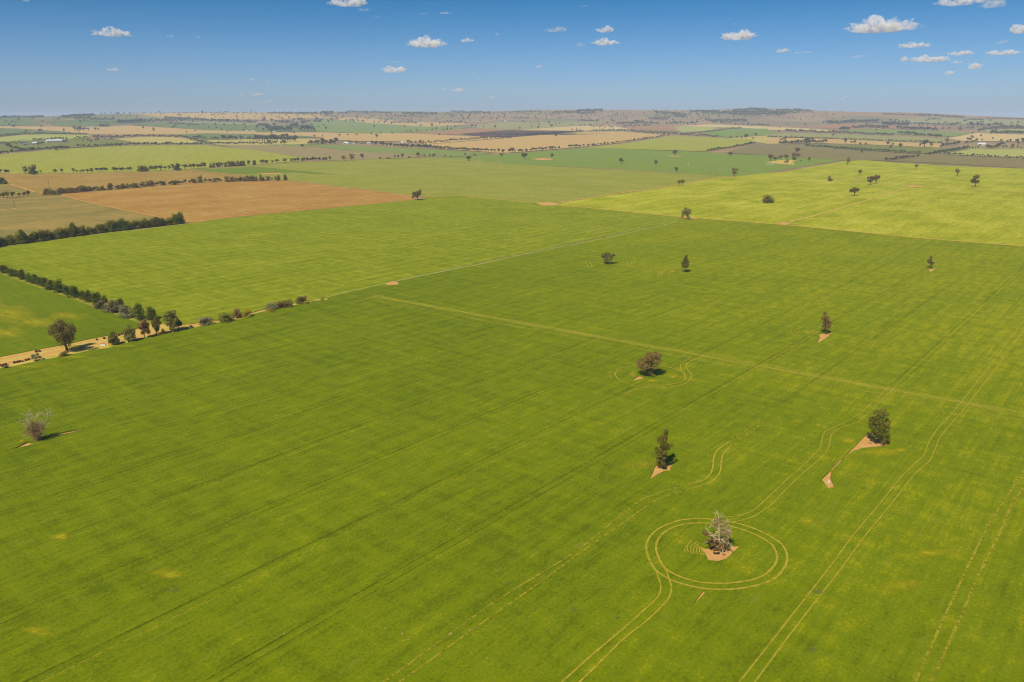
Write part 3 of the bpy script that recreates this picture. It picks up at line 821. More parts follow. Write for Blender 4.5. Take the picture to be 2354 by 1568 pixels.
for a in ([(830, 962), (845, 988), (862, 1012)], [(862, 962), (884, 985), (890, 1012)], [(1140, 960), (1185, 972), (1172, 996)], [(1175, 960), (1215, 973), (1202, 1000)],
          [(1435, 1085), (1455, 1045), (1480, 1030), (1540, 1020)], [(1460, 1088), (1480, 1050), (1500, 1035), (1530, 1030)]):
    wheel(pts(M8, *a), 'line_gold', .8)
for a in ([(250, 846), (150, 852), (80, 870), (65, 900), (90, 935), (130, 970), (135, 1000), (90, 1040), (0, 1085), (-150, 1150)], [(170, 868), (130, 882), (115, 905), (150, 950), (185, 985), (170, 1020), (100, 1070), (0, 1120), (-150, 1190)]):
    wheel(pts(D2, *a), 'line_thin', .6)
# seeding arcs round the trees
rng = random.Random(5)
for a in ([(765, 418), (720, 465), (712, 520), (725, 555)], [(830, 430), (765, 480), (752, 530), (768, 582)], [(850, 455), (795, 500), (785, 540), (800, 578)], [(850, 480), (825, 510), (822, 550), (835, 585)], [(870, 500), (855, 525), (860, 560), (880, 600)], [(890, 520), (885, 550), (905, 590)], [(700, 480), (680, 530), (690, 558)]):
    wheel(pts(T7, *a), 'line_gold', .3)
for i in range(14):
    x = 780 - i * 30
    wheel(pts(T5, (x - 10 + 55, 700 + i * 2), (x + 12, 735), (x - 2, 785), (x + 2, 845)), 'line_thin', .2 if i < 9 else .14)
for i in range(12):
    x = 590 + i * 46
    wheel(pts(T6, (x + 34, 1115), (x + 8, 1150), (x, 1190), (x + 12, 1240)), 'line_thin', .16)
strip("bare_soil", pts(Z3, (1110, 968), (1300, 925), (1600, 868), (1950, 797), (2150, 735)), 1.5, M['soil_red'], main_field, base=TZ, w1=.3, step=4)
strip("wheel_track", pts(Z3, (1110, 940), (1400, 876), (1700, 828), (2000, 775), (2240, 695)), .6, M['line_dark'], main_field, base=TZ, step=4)  # shade of the crop edge along the soil, painted as a dark strip
strip("bare_soil", pts(T6, (705, 978), (650, 1035), (578, 1108)), .55, M['soil'], main_field, base=TZ)
strip("wheel_track", pts(T6, (700, 974), (640, 1035), (572, 1104)), .4, M['line_dark'], main_field, base=TZ)  # dark strip painted for the crop's shade beside the soil trail
for i in range(7):
    x = 338 - i * 19
    wheel(pts(D2, (x, 905 - i), (x - 10, 915), (x - 2, 930)), 'line_gold', .45)
# straight spraying lines: pairs 28.85 m apart along the rows
_sa, _ca = math.sin(ROW_AZ), math.cos(ROW_AZ)
_mp = ground(dense(main_poly, 12.0))[:, :2]


def inside(x, y, P):
    x0, y0 = P[:, 0], P[:, 1]
    x1, y1 = np.roll(x0, -1), np.roll(y0, -1)
    c = ((y0 > y) != (y1 > y)) & (x < (x1 - x0) * (y - y0) / np.where(y1 == y0, 1e-9, y1 - y0) + x0)
    return bool(c.sum() % 2)


SMIN = {1: 560.0, 2: 360.0, 3: 300.0, 0: 330.0}
for k in range(-9, 25):
    for q in (0, 1):
        t = -23.2 - 28.85 * k + 2.65 * q
        S = [s for s in np.arange(SMIN.get(k, -160.0), 1250.0, 6.0) if inside(s * _sa + t * _ca, s * _ca - t * _sa, _mp)]
        if len(S) < 6:
            continue
        run = [S[0]]
        for s in S[1:]:
            if s - run[-1] > 7:
                break
            run.append(s)
        if len(run) < 6:
            continue
        Q = [(s * _sa + t * _ca, s * _ca - t * _sa, 0) for s in run]
        wstrip("wheel_track", Q, .26 if q else .36, M['line_thin'] if (q and k % 2 and k < 9) else M['line_dark'], main_field, base=TZ)  # dark lines carry the shaded side of the ruts in their colour
# the old headland crossing the crop: ragged yellow bands at right angles to the rows
for off, w, mk in ((0, 6.0, 'band'), (2.0, 18.0, 'band'), (-7, 4.0, 'band')):
    a, b = gp(FL(850, 682)), gp(FL(2354, 957))
    d = np.array([b[0] - a[0], b[1] - a[1]])
    d /= np.hypot(*d)
    nrm = np.array([-d[1], d[0]])
    L = np.hypot(b[0] - a[0], b[1] - a[1]) + 220
    Q = [(a[0] + d[0] * s + nrm[0] * off, a[1] + d[1] * s + nrm[1] * off, 0) for s in np.arange(0 if mk != 'weed' else 220, L, 12)]
    o = wstrip("headland_band", Q, w, M[mk], main_field, base=TZ, mid=True)


def blob(fn, cx, cy, rx, ry, mat, seed, parent=None, base=None):
    rg = random.Random(seed)
    out = []
    for i in range(22):
        a = i / 22 * 2 * math.pi
        k = rg.uniform(.7, 1.15)
        out.append(fn(cx + math.cos(a) * rx * k, cy + math.sin(a) * ry * k))
    P = ground(out)
    STRIP_Z[0] += 1
    z = (TZ if base is None else base) + 0.012 + (STRIP_Z[0] % 60) * 0.0035
    c = P.mean(axis=0)
    n = len(P)
    verts = [(c[0], c[1], z)] + [(c[0] + (q[0] - c[0]) * f, c[1] + (q[1] - c[1]) * f, z) for f in (.35, .7, 1.0) for q in P]
    faces = [(0, 1 + i, 1 + (i + 1) % n) for i in range(n)]
    for r in range(2):
        faces += [(1 + r * n + i, 1 + (r + 1) * n + i, 1 + (r + 1) * n + (i + 1) % n, 1 + r * n + (i + 1) % n) for i in range(n)]
    me = mesh_from("yellowed_patch", verts, faces)
    at = me.attributes.new("fade", 'FLOAT', 'POINT')
    at.data.foreach_set("value", [1.0] + [.75] * n + [.4] * n + [0.0] * n)
    if me.polygons[0].normal.z < 0:
        me.flip_normals()
    link("yellowed_patch" if mat == 'gold_patch' else "weed_patch", me, M[mat], parent or main_field)


for i, a in enumerate(((T6, 1250, 880, 330, 75), (T6, 820, 720, 150, 75), (T6, 1500, 840, 150, 50), (T7, 1330, 740, 230, 90), (T7, 620, 440, 90, 45), (T6, 130, 470, 110, 40), (T6, 420, 520, 90, 40),
                       (D1, 580, 1330, 75, 45), (D1, 740, 1390, 170, 30), (T5, 660, 770, 130, 60), (D1, 970, 1350, 90, 40), (B4, 850, 110, 120, 40), (Z3, 590, 1110, 120, 55), (Z3, 180, 1120, 170, 60),
                       (M8, 960, 985, 70, 8), (M8, 1560, 1045, 80, 14), (M8, 1720, 1065, 90, 10), (B4, 1700, 330, 240, 50), (B4, 1500, 560, 200, 60), (T7, 250, 480, 40, 30), (B2, 1150, 470, 170, 60), (B2, 420, 220, 120, 35), (B2, 250, 870, 160, 50))):
    blob(*a, 'gold_patch', 100 + i)
for i, a in enumerate(((D1, 1080, 1165, 90, 18), (D1, 1260, 1210, 80, 12), (T5, 1150, 1095, 60, 20), (B4, 900, 1000, 60, 30), (B4, 930, 600, 60, 30), (B3, 1150, 540, 40, 18), (B3, 1600, 720, 50, 30), (B3, 1900, 780, 30, 20), (B2, 1200, 590, 60, 22), (T6, 1000, 1350, 90, 30))):
    blob(*a, 'weed', 200 + i)
for i, a in enumerate(((B3, 300, 854, 16, 7), (B3, 420, 893, 16, 9), (B3, 755, 894, 14, 8), (B3, 885, 866, 18, 6), (B3, 460, 935, 15, 6), (B3, 1325, 719, 10, 5), (B3, 325, 648, 7, 5), (B2, 1960, 888, 16, 9), (B4, 1725, 100, 14, 6), (B4, 1565, 55, 14, 5))):
    blob(*a, 'spot', 300 + i)

for i, a in enumerate(((L6, 120, 560, 330, 120), (L6, 330, 640, 330, 70), (L6, 60, 740, 300, 70), (L6, 640, 580, 260, 45), (L6, -60, 470, 200, 80))):
    blob(*a, 'west_gold', 400 + i, west_field, .35)
for i, a in enumerate(((L6, 250, 1050, 280, 16), (L6, 700, 962, 260, 14), (L6, 1150, 860, 200, 12), (L6, 480, 1030, 200, 12))):
    blob(*a, 'gold_patch', 420 + i)
# ------------------------------------------------------------------ trees
LM = {
    'gum': leaf_mat("gum_leaves", (62, 54, 18), (102, 90, 38), (138, 122, 64)),
    'olive': leaf_mat("olive_leaves", (62, 60, 12), (100, 94, 24), (138, 124, 50)),
    'dark': leaf_mat("dark_pine_leaves", (46, 52, 6), (76, 82, 14), (106, 106, 30)),
    'grey': leaf_mat("grey_leaves", (78, 72, 46), (110, 102, 68), (142, 132, 96)),
    'brown': leaf_mat("brownish_leaves", (80, 58, 28), (116, 88, 48), (138, 116, 62)),
    'gold': leaf_mat("yellow_wattle_leaves", (110, 96, 8), (146, 128, 16), (170, 150, 34)),
    'far': leaf_mat("far_tree_leaves", (58, 56, 36), (84, 80, 52), (106, 98, 68)),
    'twig': leaf_mat("fine_dry_twigs", (98, 76, 46), (138, 112, 74), (168, 144, 104), transl=.1),
}
BARK = plain_mat("grey_brown_bark", (120, 104, 84), .9, var=.7, scale=1.5)
BARK_D = plain_mat("dark_bark", (84, 66, 48), .9, var=.7, scale=1.5)
DEADWOOD = plain_mat("bleached_dead_wood", (214, 190, 146), .85, k=.95, var=.45, scale=2.0)


def leaves(clumps, n, size, seed, flat=0.75, shell=.45):
    """clumps (x, y, z, r): quads spread through each clump's volume, denser towards its skin"""
    g = np.random.default_rng(seed)
    C = np.array([c[:3] for c in clumps], float)
    Rr = np.array([c[3] for c in clumps], float)
    w = Rr ** 2
    idx = g.choice(len(C), size=n, p=w / w.sum())
    d = g.normal(size=(n, 3))
    d /= np.linalg.norm(d, axis=1)[:, None]
    rad = shell + (1 - shell) * g.random(n) ** 0.6
    rad *= g.uniform(.85, 1.12, n)
    P = C[idx] + d * (Rr[idx] * rad)[:, None] * np.array([1, 1, flat])
    nrm = d * 1.0 + g.normal(size=(n, 3)) * 0.5
    nrm /= np.linalg.norm(nrm, axis=1)[:, None]
    a = np.cross(nrm, g.normal(size=(n, 3)))
    a /= np.linalg.norm(a, axis=1)[:, None]
    b = np.cross(nrm, a)
    s = size * g.uniform(.6, 1.3, n)
    a *= s[:, None]
    b *= (s * g.uniform(.45, .8, n))[:, None]
    V = np.stack([P - a, P - b * .9, P + a, P + b * .9], 1).reshape(-1, 3)
    F = np.arange(4 * n).reshape(-1, 4)
    return V, F


def mesh_np(name, V, F):
    me = bpy.data.meshes.new(name)
    me.vertices.add(len(V))
    me.vertices.foreach_set("co", np.asarray(V, np.float32).ravel())
    k = F.shape[1]
    me.loops.add(F.size)
    me.loops.foreach_set("vertex_index", F.ravel().astype(np.int32))
    me.polygons.add(len(F))
    me.polygons.foreach_set("loop_start", (np.arange(len(F)) * k).astype(np.int32))
    me.polygons.foreach_set("loop_total", np.full(len(F), k, np.int32))
    me.update(calc_edges=True)
    me.validate()
    return me


def tubes(paths, sides=6):
    """paths: list of [(point, radius), ...] -> verts, quads"""
    V, F = [], []
    for path in paths:
        b = len(V)
        n = len(path)
        for i, (p, r) in enumerate(path):
            p = np.asarray(p, float)
            q0 = np.asarray(path[max(0, i - 1)][0], float)
            q1 = np.asarray(path[min(n - 1, i + 1)][0], float)
            d = q1 - q0
            L = np.linalg.norm(d)
            d = d / L if L > 1e-9 else np.array([0, 0, 1.0])
            u = np.cross(d, [0.31, 0.95, 0.1])
            u /= np.linalg.norm(u)
            w = np.cross(d, u)
            for s in range(sides):
                a = 2 * math.pi * s / sides
                V.append(p + r * (math.cos(a) * u + math.sin(a) * w))
        for i in range(n - 1):
            for s in range(sides):
                k = (s + 1) % sides
                F.append((b + i * sides + s, b + i * sides + k, b + (i + 1) * sides + k, b + (i + 1) * sides + s))
    return np.array(V), np.array(F)


def bend(a, b, r0, r1, rg, n=4, sag=.12):
    a, b = np.asarray(a, float), np.asarray(b, float)
    L = np.linalg.norm(b - a)
    off = np.array([rg.uniform(-1, 1), rg.uniform(-1, 1), rg.uniform(-.2, .8)]) * L * sag
    return [(a + (b - a) * t + off * 4 * t * (1 - t), r0 + (r1 - r0) * t) for t in [i / n for i in range(n + 1)]]


def twigs(paths, p, d, L, r, depth, rg, spread=.75, up=.1):
    p = np.asarray(p, float)
    d = np.asarray(d, float) / np.linalg.norm(d)
    q = p + d * L
    paths.append(bend(p, q, r, r * .55, rg, 3, .14))
    if depth <= 0:
        return
    for i in range(rg.choice((2, 3, 3))):
        nd = d + np.array([rg.gauss(0, spread), rg.gauss(0, spread), rg.gauss(up, spread * .8)])
        st = p + (q - p) * rg.uniform(.45, 1.0)
        twigs(paths, st, nd, L * rg.uniform(.5, .75), r * .5, depth - 1, rg, spread, up)


def make_proto(kind, seed, n, lsize):
    """a tree one unit high and one unit wide"""
    rg = random.Random(seed)
    cl, limbs = [], []
    if kind == 'gum':
        z0 = rg.uniform(.38, .5)
        for i in range(rg.randint(8, 11)):
            a = rg.uniform(0, 2 * math.pi)
            z = rg.uniform(z0, .86)
            q = rg.uniform(.12, .34) * (1.1 - abs(z - .62))
            cl.append((math.cos(a) * q, math.sin(a) * q, z, rg.uniform(.13, .21)))
        cl.append((rg.uniform(-.1, .1), rg.uniform(-.1, .1), .84, .16))
    elif kind == 'bush':
        for i in range(9):
            a = rg.uniform(0, 2 * math.pi)
            q = rg.uniform(.05, .3)
            cl.append((math.cos(a) * q, math.sin(a) * q, rg.uniform(.2, .78), rg.uniform(.18, .26)))
        for i in range(5):
            a = i * 1.26 + rg.uniform(-.3, .3)
            cl.append((math.cos(a) * .27, math.sin(a) * .27, rg.uniform(.14, .24), rg.uniform(.15, .2)))
    elif kind == 'pine':
        for i in range(10):
            z = .14 + .74 * i / 9
            q = .27 * (1 - z) ** .45
            a = rg.uniform(0, 2 * math.pi)
            cl.append((math.cos(a) * q, math.sin(a) * q, z, (.27 - .10 * z) * rg.uniform(.85, 1.15)))
            cl.append((-math.cos(a) * q, -math.sin(a) * q, z * .96, (.25 - .09 * z) * rg.uniform(.85, 1.15)))
    top = .5 if kind != 'pine' else .85
    lean = (rg.uniform(-.05, .05), rg.uniform(-.05, .05))
    limbs.append([((0, 0, -.02), .05), ((lean[0] * .5, lean[1] * .5, top * .5), .038), ((lean[0], lean[1], top), .026)])
    for c in cl:
        s = rg.uniform(.4, .9) * top
        limbs.append(bend((lean[0] * s, lean[1] * s, s), c[:3], .016, .006, rg, 3))
    V, F = leaves(cl, n, lsize, seed, .85)
    tv, tf = tubes(limbs, 5)
    return V, F, tv, tf


PROTO = {}


def proto(kind, lod, variant):
    key = (kind, lod, variant)
    if key not in PROTO:
        n, ls = ((1500, .042), (620, .062), (150, .12))[lod]
        V, F, tv, tf = make_proto(kind, hash((('gum', 'bush', 'pine').index(kind), lod, variant)) % 9973, n, ls)
        PROTO[key] = (mesh_np("crown_mesh", V, F), mesh_np("trunk_mesh", tv, tf), V, F, tv, tf)
    return PROTO[key]


def ordinal(n):
    ones = ["", "first", "second", "third", "fourth", "fifth", "sixth", "seventh", "eighth", "ninth", "tenth", "eleventh", "twelfth", "thirteenth", "fourteenth", "fifteenth", "sixteenth", "seventeenth", "eighteenth", "nineteenth"]
    tens = ["", "", "twenty", "thirty", "forty", "fifty", "sixty", "seventy", "eighty", "ninety"]
    if n < 20:
        return ones[n]
    if n < 100:
        t, o = divmod(n, 10)
        return (tens[t] + "-" + ones[o]) if o else (tens[t][:-1] + "ieth")
    return "hundred-and-" + ordinal(n - 100) if n > 100 else "hundredth"


CROWN_VARIANTS = {}


def crown_mesh(me, mat):
    """one copy of the shared mesh for each leaf material"""
    k = (me.name, mat.name)
    if k not in CROWN_VARIANTS:
        c = me.copy()
        c.materials.clear()
        c.materials.append(mat)
        CROWN_VARIANTS[k] = c
    return CROWN_VARIANTS[k]


TREES = []                                     # gathered, then built largest first


def tree(grp, fn, x, y, h, w=None, kind='gum', mat='gum', label=None, name=None):
    TREES.append(dict(grp=grp, uv=fn(x, y), hp=h * (fn(0, 1)[1] - fn(0, 0)[1]), wp=(w or h * .92) * (fn(0, 1)[1] - fn(0, 0)[1]), kind=kind, mat=mat, label=label, name=name))


def row(grp, fn, poly, spacing, h, kind='gum', mat='gum', jit=.25, wr=.95, seed=1):
    """trees along a line in crop pixels"""
    rg = random.Random(hash((grp, len(TREES), seed)) % 10007 if False else seed * 31 + len(TREES))
    seg = []
    for a, b in zip(poly[:-1], poly[1:]):
        seg.append((a, b, math.hypot(b[0] - a[0], b[1] - a[1])))
    tot = sum(s[2] for s in seg)
    n = max(1, int(round(tot / spacing)))
    for i in range(n + 1):
        d = min(tot, max(0, (i + rg.uniform(-.3, .3)) * tot / n))
        for a, b, L in seg:
            if d <= L or (a, b, L) is seg[-1]:
                t = min(1, d / L)
                break
            d -= L
        hh = h * rg.uniform(1 - jit, 1 + jit)
        tree(grp, fn, a[0] + (b[0] - a[0]) * t, a[1] + (b[1] - a[1]) * t + rg.uniform(-1, 1), hh, hh * wr * rg.uniform(.85, 1.2), kind, mat)

# -- windbreak along the left wedge (near)
g = "dark windbreak running down to the dirt road"
for x, y, h, w in ((-70, 150, 62, 70), (35, 180, 62, 72), (110, 210, 58, 62), (152, 214, 54, 56), (205, 238, 76, 60), (268, 264, 68, 66), (325, 280, 76, 62), (370, 294, 66, 60), (415, 304, 72, 60), (470, 334, 78, 84), (545, 358, 98, 84), (618, 382, 86, 66), (690, 404, 102, 96), (765, 424, 80, 60), (820, 448, 92, 72), (890, 468, 98, 100), (960, 458, 72, 56)):
    tree(g, L6, x, y, h * 1.04, w * 1.3, 'bush' if x % 3 == 0 else 'pine', 'dark')
tree(None, L6, 930, 508, 78, 100, 'bush', 'grey', "smallest grey leafed shrub at the foot of the dark windbreak", "grey_shrub")
tree(None, L6, 1030, 542, 118, 135, 'bush', 'grey', "round grey leafed shrub with dark heart in the windbreak row", "grey_shrub")
tree(None, L6, 1110, 505, 84, 90, 'pine', 'dark', "dark green tree peeping out behind the round grey shrub", "pine_tree")
tree(None, L6, 1155, 592, 118, 135, 'bush', 'grey', "grey leafed shrub nearest the road end of the windbreak", "grey_shrub")
tree(None, L6, 1285, 608, 138, 130, 'pine', 'dark', "broad dark green pine beside the last grey shrub", "pine_tree")
tree(None, L6, 1395, 612, 112, 118, 'pine', 'dark', "dark green pine at the road end of the windbreak", "pine_tree")
tree(None, L6, 590, 948, 46, 84, 'bush', 'gum', "low round olive bush at the foot of the big gum tree", "round_bush")
tree(None, L6, 1010, 852, 58, 36, 'gum', 'brown', "thin wispy sapling left of the first roadside tree", "sapling")
tree(None, L6, 1505, 748, 60, 42, 'bush', 'gum', "small rounded bush between two roadside gum trees", "round_bush")
tree(None, L6, 1755, 692, 42, 48, 'bush', 'grey', "sparse pale shrub on the verge right of the tallest roadside tree", "grey_shrub")
tree(None, L6, 1900, 657, 82, 130, 'bush', 'grey', "wide grey brown bush, first on the verge past the road bend", "verge_bush")
tree(None, L6, 2075, 630, 96, 135, 'bush', 'olive', "dense olive bush, second on the verge past the road bend", "verge_bush")
tree(None, L6, 2175, 592, 92, 110, 'bush', 'brown', "brownish bush behind the yellow wattle on the verge", "verge_bush")
tree(None, L6, 2268, 592, 84, 84, 'bush', 'gold', "larger yellow wattle bush beside the brownish verge bush", "wattle_bush")
tree(None, M7, 388, 1502, 78, 104, 'bush', 'grey', "grey bush behind the little yellow wattle on the verge", "verge_bush")
tree(None, M7, 388, 1522, 46, 60, 'bush', 'gold', "little yellow wattle in front of a grey verge bush", "wattle_bush")
tree(None, M7, 480, 1486, 74, 84, 'bush', 'brown', "left of the two joined brown bushes on the verge", "verge_bush")
tree(None, M7, 545, 1478, 84, 84, 'bush', 'gum', "right of the two joined brown bushes on the verge", "verge_bush")
tree(None, M7, 650, 1447, 76, 80, 'bush', 'gum', "left half of the last dark bush pair on the verge", "verge_bush")
tree(None, M7, 692, 1440, 72, 66, 'bush', 'brown', "right half of the last dark bush pair on the verge", "verge_bush")
tree(None, M7, 706, 1450, 38, 56, 'bush', 'gold', "smallest yellow wattle at the end of the verge", "wattle_bush")
tree(None, L6, 45, 1062, 26, 78, 'bush', 'grey', "flat grey shrub at the left edge of the verge", "grey_shrub")
tree(None, Z1, 1020, 785, 85, 120, 'bush', 'olive', "tiny olive shrub in the line of hay bales", "round_bush")

# -- windbreak above the north crop
g = "dark windbreak above the striped crop"
line = [(-90, 818), (0, 796), (250, 766), (500, 731), (800, 688), (1100, 651), (1400, 616), (1640, 590)]
row(g, L5, line, 34, 80, 'bush', 'olive', .26, 1.15, 3)
row(g, L5, line, 95, 62, 'pine', 'dark', .3, 1.1, 4)
for x, y, h, w in ((215, 772, 112, 92), (680, 706, 116, 74), (1030, 662, 96, 86), (1125, 652, 102, 100), (1500, 606, 70, 60), (1662, 588, 102, 78)):
    tree(g, L5, x, y, h, w, 'pine', 'dark')

# -- second row
g = "row between the two brown fallow fields"
for a, b, h, sp in ((((410, 322), (520, 318)), None, 48, 34), (((545, 312), (690, 304)), None, 44, 36), (((700, 300), (830, 290)), None, 48, 38), (((850, 288), (960, 280)), None, 36, 36),
                    (((1070, 272), (1300, 252)), None, 40, 40), (((1320, 247), (1410, 243)), None, 42, 44), (((1450, 238), (1680, 222)), None, 36, 38), (((1705, 217), (1800, 212)), None, 34, 40),
                    (((1890, 207), (1950, 206)), None, 26, 36), (((1975, 204), (2030, 203)), None, 34, 40), (((2120, 199), (2180, 198)), None, 36, 44), (((2205, 197), (2340, 194)), None, 42, 40)):
    row(g, L5, list(a), sp * .85, h, 'bush', 'gum', .3, 1.2, 5)
for x, y, h, w in ((1013, 278, 62, 62), (1845, 208, 64, 56), (2087, 202, 54, 52)):
    tree(g, L5, x, y, h, w, 'bush', 'olive')
row(g, M7, [(20, 320), (60, 319)], 36, 34, 'bush', 'gum', .15)
row(g, M7, [(100, 319), (250, 317)], 36, 38, 'bush', 'gum', .2)
row(g, M7, [(280, 315), (430, 312)], 40, 38, 'bush', 'gum', .3)
for x, h, w in ((290, 52, 42), (455, 50, 42), (515, 54, 46)):
    tree(g, M7, x, 312, h, w, 'pine', 'dark')
g = "short row at the left picture edge"
for x, y, h in ((0, 352, 40), (35, 352, 44), (68, 350, 50), (118, 350, 48), (182, 345, 36), (222, 338, 40), (255, 335, 48)):
    tree(g, L5, x, y, h, h * .95, 'gum', 'olive')
tree(None, L5, 12, 222, 58, 78, 'bush', 'dark', "dark round tree on the small left paddock edge", "paddock_tree")
tree(None, L5, 50, 222, 32, 34, 'bush', 'dark', "low dark bush attached right of the left paddock tree", "round_bush")

# -- row along the foot of the lime crop
g = "row along the foot of the lime crop"
for x, y, h, w in ((8, 120, 30, 34), (55, 128, 34, 40), (78, 122, 30, 30), (375, 123, 24, 22), (510, 122, 34, 36), (570, 122, 36, 44), (677, 119, 38, 40), (706, 118, 22, 30), (734, 117, 20, 18), (762, 117, 28, 34),
                   (805, 116, 30, 36), (842, 115, 36, 38), (895, 113, 36, 34), (925, 112, 34, 36), (950, 112, 38, 38), (975, 111, 38, 38), (1048, 109, 40, 44), (1075, 108, 34, 36), (1105, 108, 36, 38), (1135, 107, 38, 36),
                   (1175, 106, 36, 34), (1203, 105, 40, 32), (1520, 92, 32, 34), (1555, 96, 42, 40), (1588, 93, 54, 44), (1700, 86, 42, 54), (1755, 82, 40, 40), (1785, 81, 44, 46), (1820, 80, 40, 40), (1850, 79, 38, 40), (1880, 78, 50, 54)):
    tree(g, L5, x, y, h, w, 'gum', 'gum')
row(g, L5, [(1285, 108), (1345, 105)], 28, 52, 'bush', 'olive', .12)
row(g, L5, [(1385, 102), (1475, 100)], 26, 46, 'gum', 'gum', .12)
row(g, L5, [(1935, 70), (2075, 62)], 26, 42, 'bush', 'gum', .15)
row(g, L5, [(2100, 60), (2240, 55)], 28, 46, 'bush', 'gum', .18)
for x, y, h in ((2290, 52, 38), (2340, 46, 44)):
    tree(g, L5, x, y, h, h * .9, 'bush', 'gum')
tree(None, L5, 235, 127, 58, 56, 'gum', 'gum', "smaller of the two big trees at the left end of the lime crop", "gum_tree")
tree(None, L5, 311, 132, 78, 82, 'bush', 'dark', "largest dark round tree at the left end of the lime crop", "gum_tree")
tree(None, L5, 1635, 97, 66, 64, 'bush', 'dark', "tall dark round tree standing out of the lime crop row", "gum_tree")
g = "trees along the gravel road right of the lime crop"
row(g, M7, [(10, 179), (140, 174)], 30, 42, 'bush', 'gum', .15)
for x, y, h, w in ((180, 167, 38, 34), (233, 169, 42, 44), (303, 162, 42, 44), (345, 161, 38, 44), (400, 153, 28, 26), (441, 151, 34, 40), (515, 149, 40, 52)):
    tree(g, M7, x, y, h, w, 'gum', 'gum')
row(g, M7, [(565, 144), (640, 142)], 24, 36, 'gum', 'gum', .12)
row(g, M7, [(668, 139), (740, 137)], 24, 34, 'gum', 'gum', .12)
row(g, M7, [(770, 134), (890, 130)], 22, 34, 'gum', 'gum', .15)
tree(g, M7, 925, 129, 40, 36, 'gum', 'gum')
g = "lone trees along the road above the pale lime crop"
for x, y, h, w in ((1055, 131, 46, 50), (1125, 127, 58, 60), (1222, 120, 54, 42), (1388, 115, 20, 28), (1450, 111, 14, 26), (1475, 110, 12, 26), (1520, 106, 30, 26), (1558, 108, 34, 30), (1592, 105, 40, 36), (1655, 102, 16, 30), (1735, 101, 48, 52),
                   (1792, 98, 27, 20), (1845, 99, 34, 22), (1880, 98, 34, 38), (1985, 94, 20, 18), (2035, 93, 13, 30), (2168, 88, 28, 26), (2255, 76, 16, 26), (2200, 131, 46, 66)):
    tree(g, M7, x, y, h, w, 'gum', 'gum')

# -- lone trees in the mid green crop and the yellow crop
g = "lone trees in the mid green crop"
for x, y, h, w in ((325, 104, 50, 62), (135, 88, 36, 36), (1133, 140, 44, 50), (1420, 162, 50, 42), (1575, 76, 48, 56), (2037, 75, 30, 44), (1590, 213, 42, 42)):
    tree(g, M8, x, y, h, w, 'gum', 'gum')
tree(None, M8, 553, 100, 46, 36, 'gum', 'grey', "pale sparse tree at the end of the bare soil bank", "gum_tree")
tree(None, M8, 2070, 248, 66, 60, 'gum', 'gum', "tree at the corner where green, lime and yellow crops meet", "gum_tree")
tree(None, M8, 1612, 323, 46, 40, 'gum', 'olive', "left tree of the pair on the track above the yellow crop", "gum_tree")
tree(None, M8, 1643, 323, 50, 42, 'gum', 'olive', "right tree of the pair on the track above the yellow crop", "gum_tree")
g = "trees on the dry bank in the green crop"
for x, y, h, w in ((240, 230, 50, 50), (283, 233, 34, 40), (328, 224, 38, 42), (372, 222, 42, 40), (435, 246, 76, 50), (480, 202, 30, 38), (365, 256, 26, 22), (382, 257, 36, 22), (495, 234, 16, 12), (562, 236, 36, 26)):
    tree(g, R9, x, y, h, w, 'gum', 'gum')
tree(None, R9, 465, 170, 46, 48, 'gum', 'gum', "tree on a dry strip in the grey brown fallow behind the bank", "gum_tree")
tree(None, R9, 1000, 164, 32, 40, 'gum', 'gum', "dark bushy tree alone in the fallow behind the yellow crop", "gum_tree")
tree(None, R9, 880, 273, 62, 44, 'gum', 'gum', "tall gum with long bare trunk at the back of the yellow crop", "gum_tree")
tree(None, R9, 1455, 294, 30, 32, 'gum', 'gum', "smallest round tree at the back of the yellow crop", "gum_tree")
tree(None, R9, 987, 348, 40, 48, 'gum', 'gum', "small spreading tree above the twiggy bare tree", "gum_tree")
tree(None, R9, 740, 399, 42, 42, 'bush', 'olive', "small round tree beside the far track end in yellow crop", "gum_tree")
tree(None, R9, 1072, 430, 66, 58, 'gum', 'gum', "left tree of the close pair in the yellow crop", "gum_tree")
tree(None, R9, 1120, 420, 68, 62, 'gum', 'gum', "right tree of the close pair in the yellow crop", "gum_tree")
tree(None, R9, 1797, 358, 52, 52, 'gum', 'gum', "vase shaped tree near the back right of the yellow crop", "gum_tree")
tree(None, R9, 1945, 445, 82, 72, 'gum', 'olive', "lopsided tree at the right end of the far yellow track", "gum_tree")
tree(None, R9, 940, 522, 68, 88, 'gum', 'gum', "broad tree with wide flat crown left of the straight track", "gum_tree")
tree(None, R9, 220, 580, 74, 90, 'bush', 'olive', "dense round tree in the left of the yellow crop", "gum_tree")

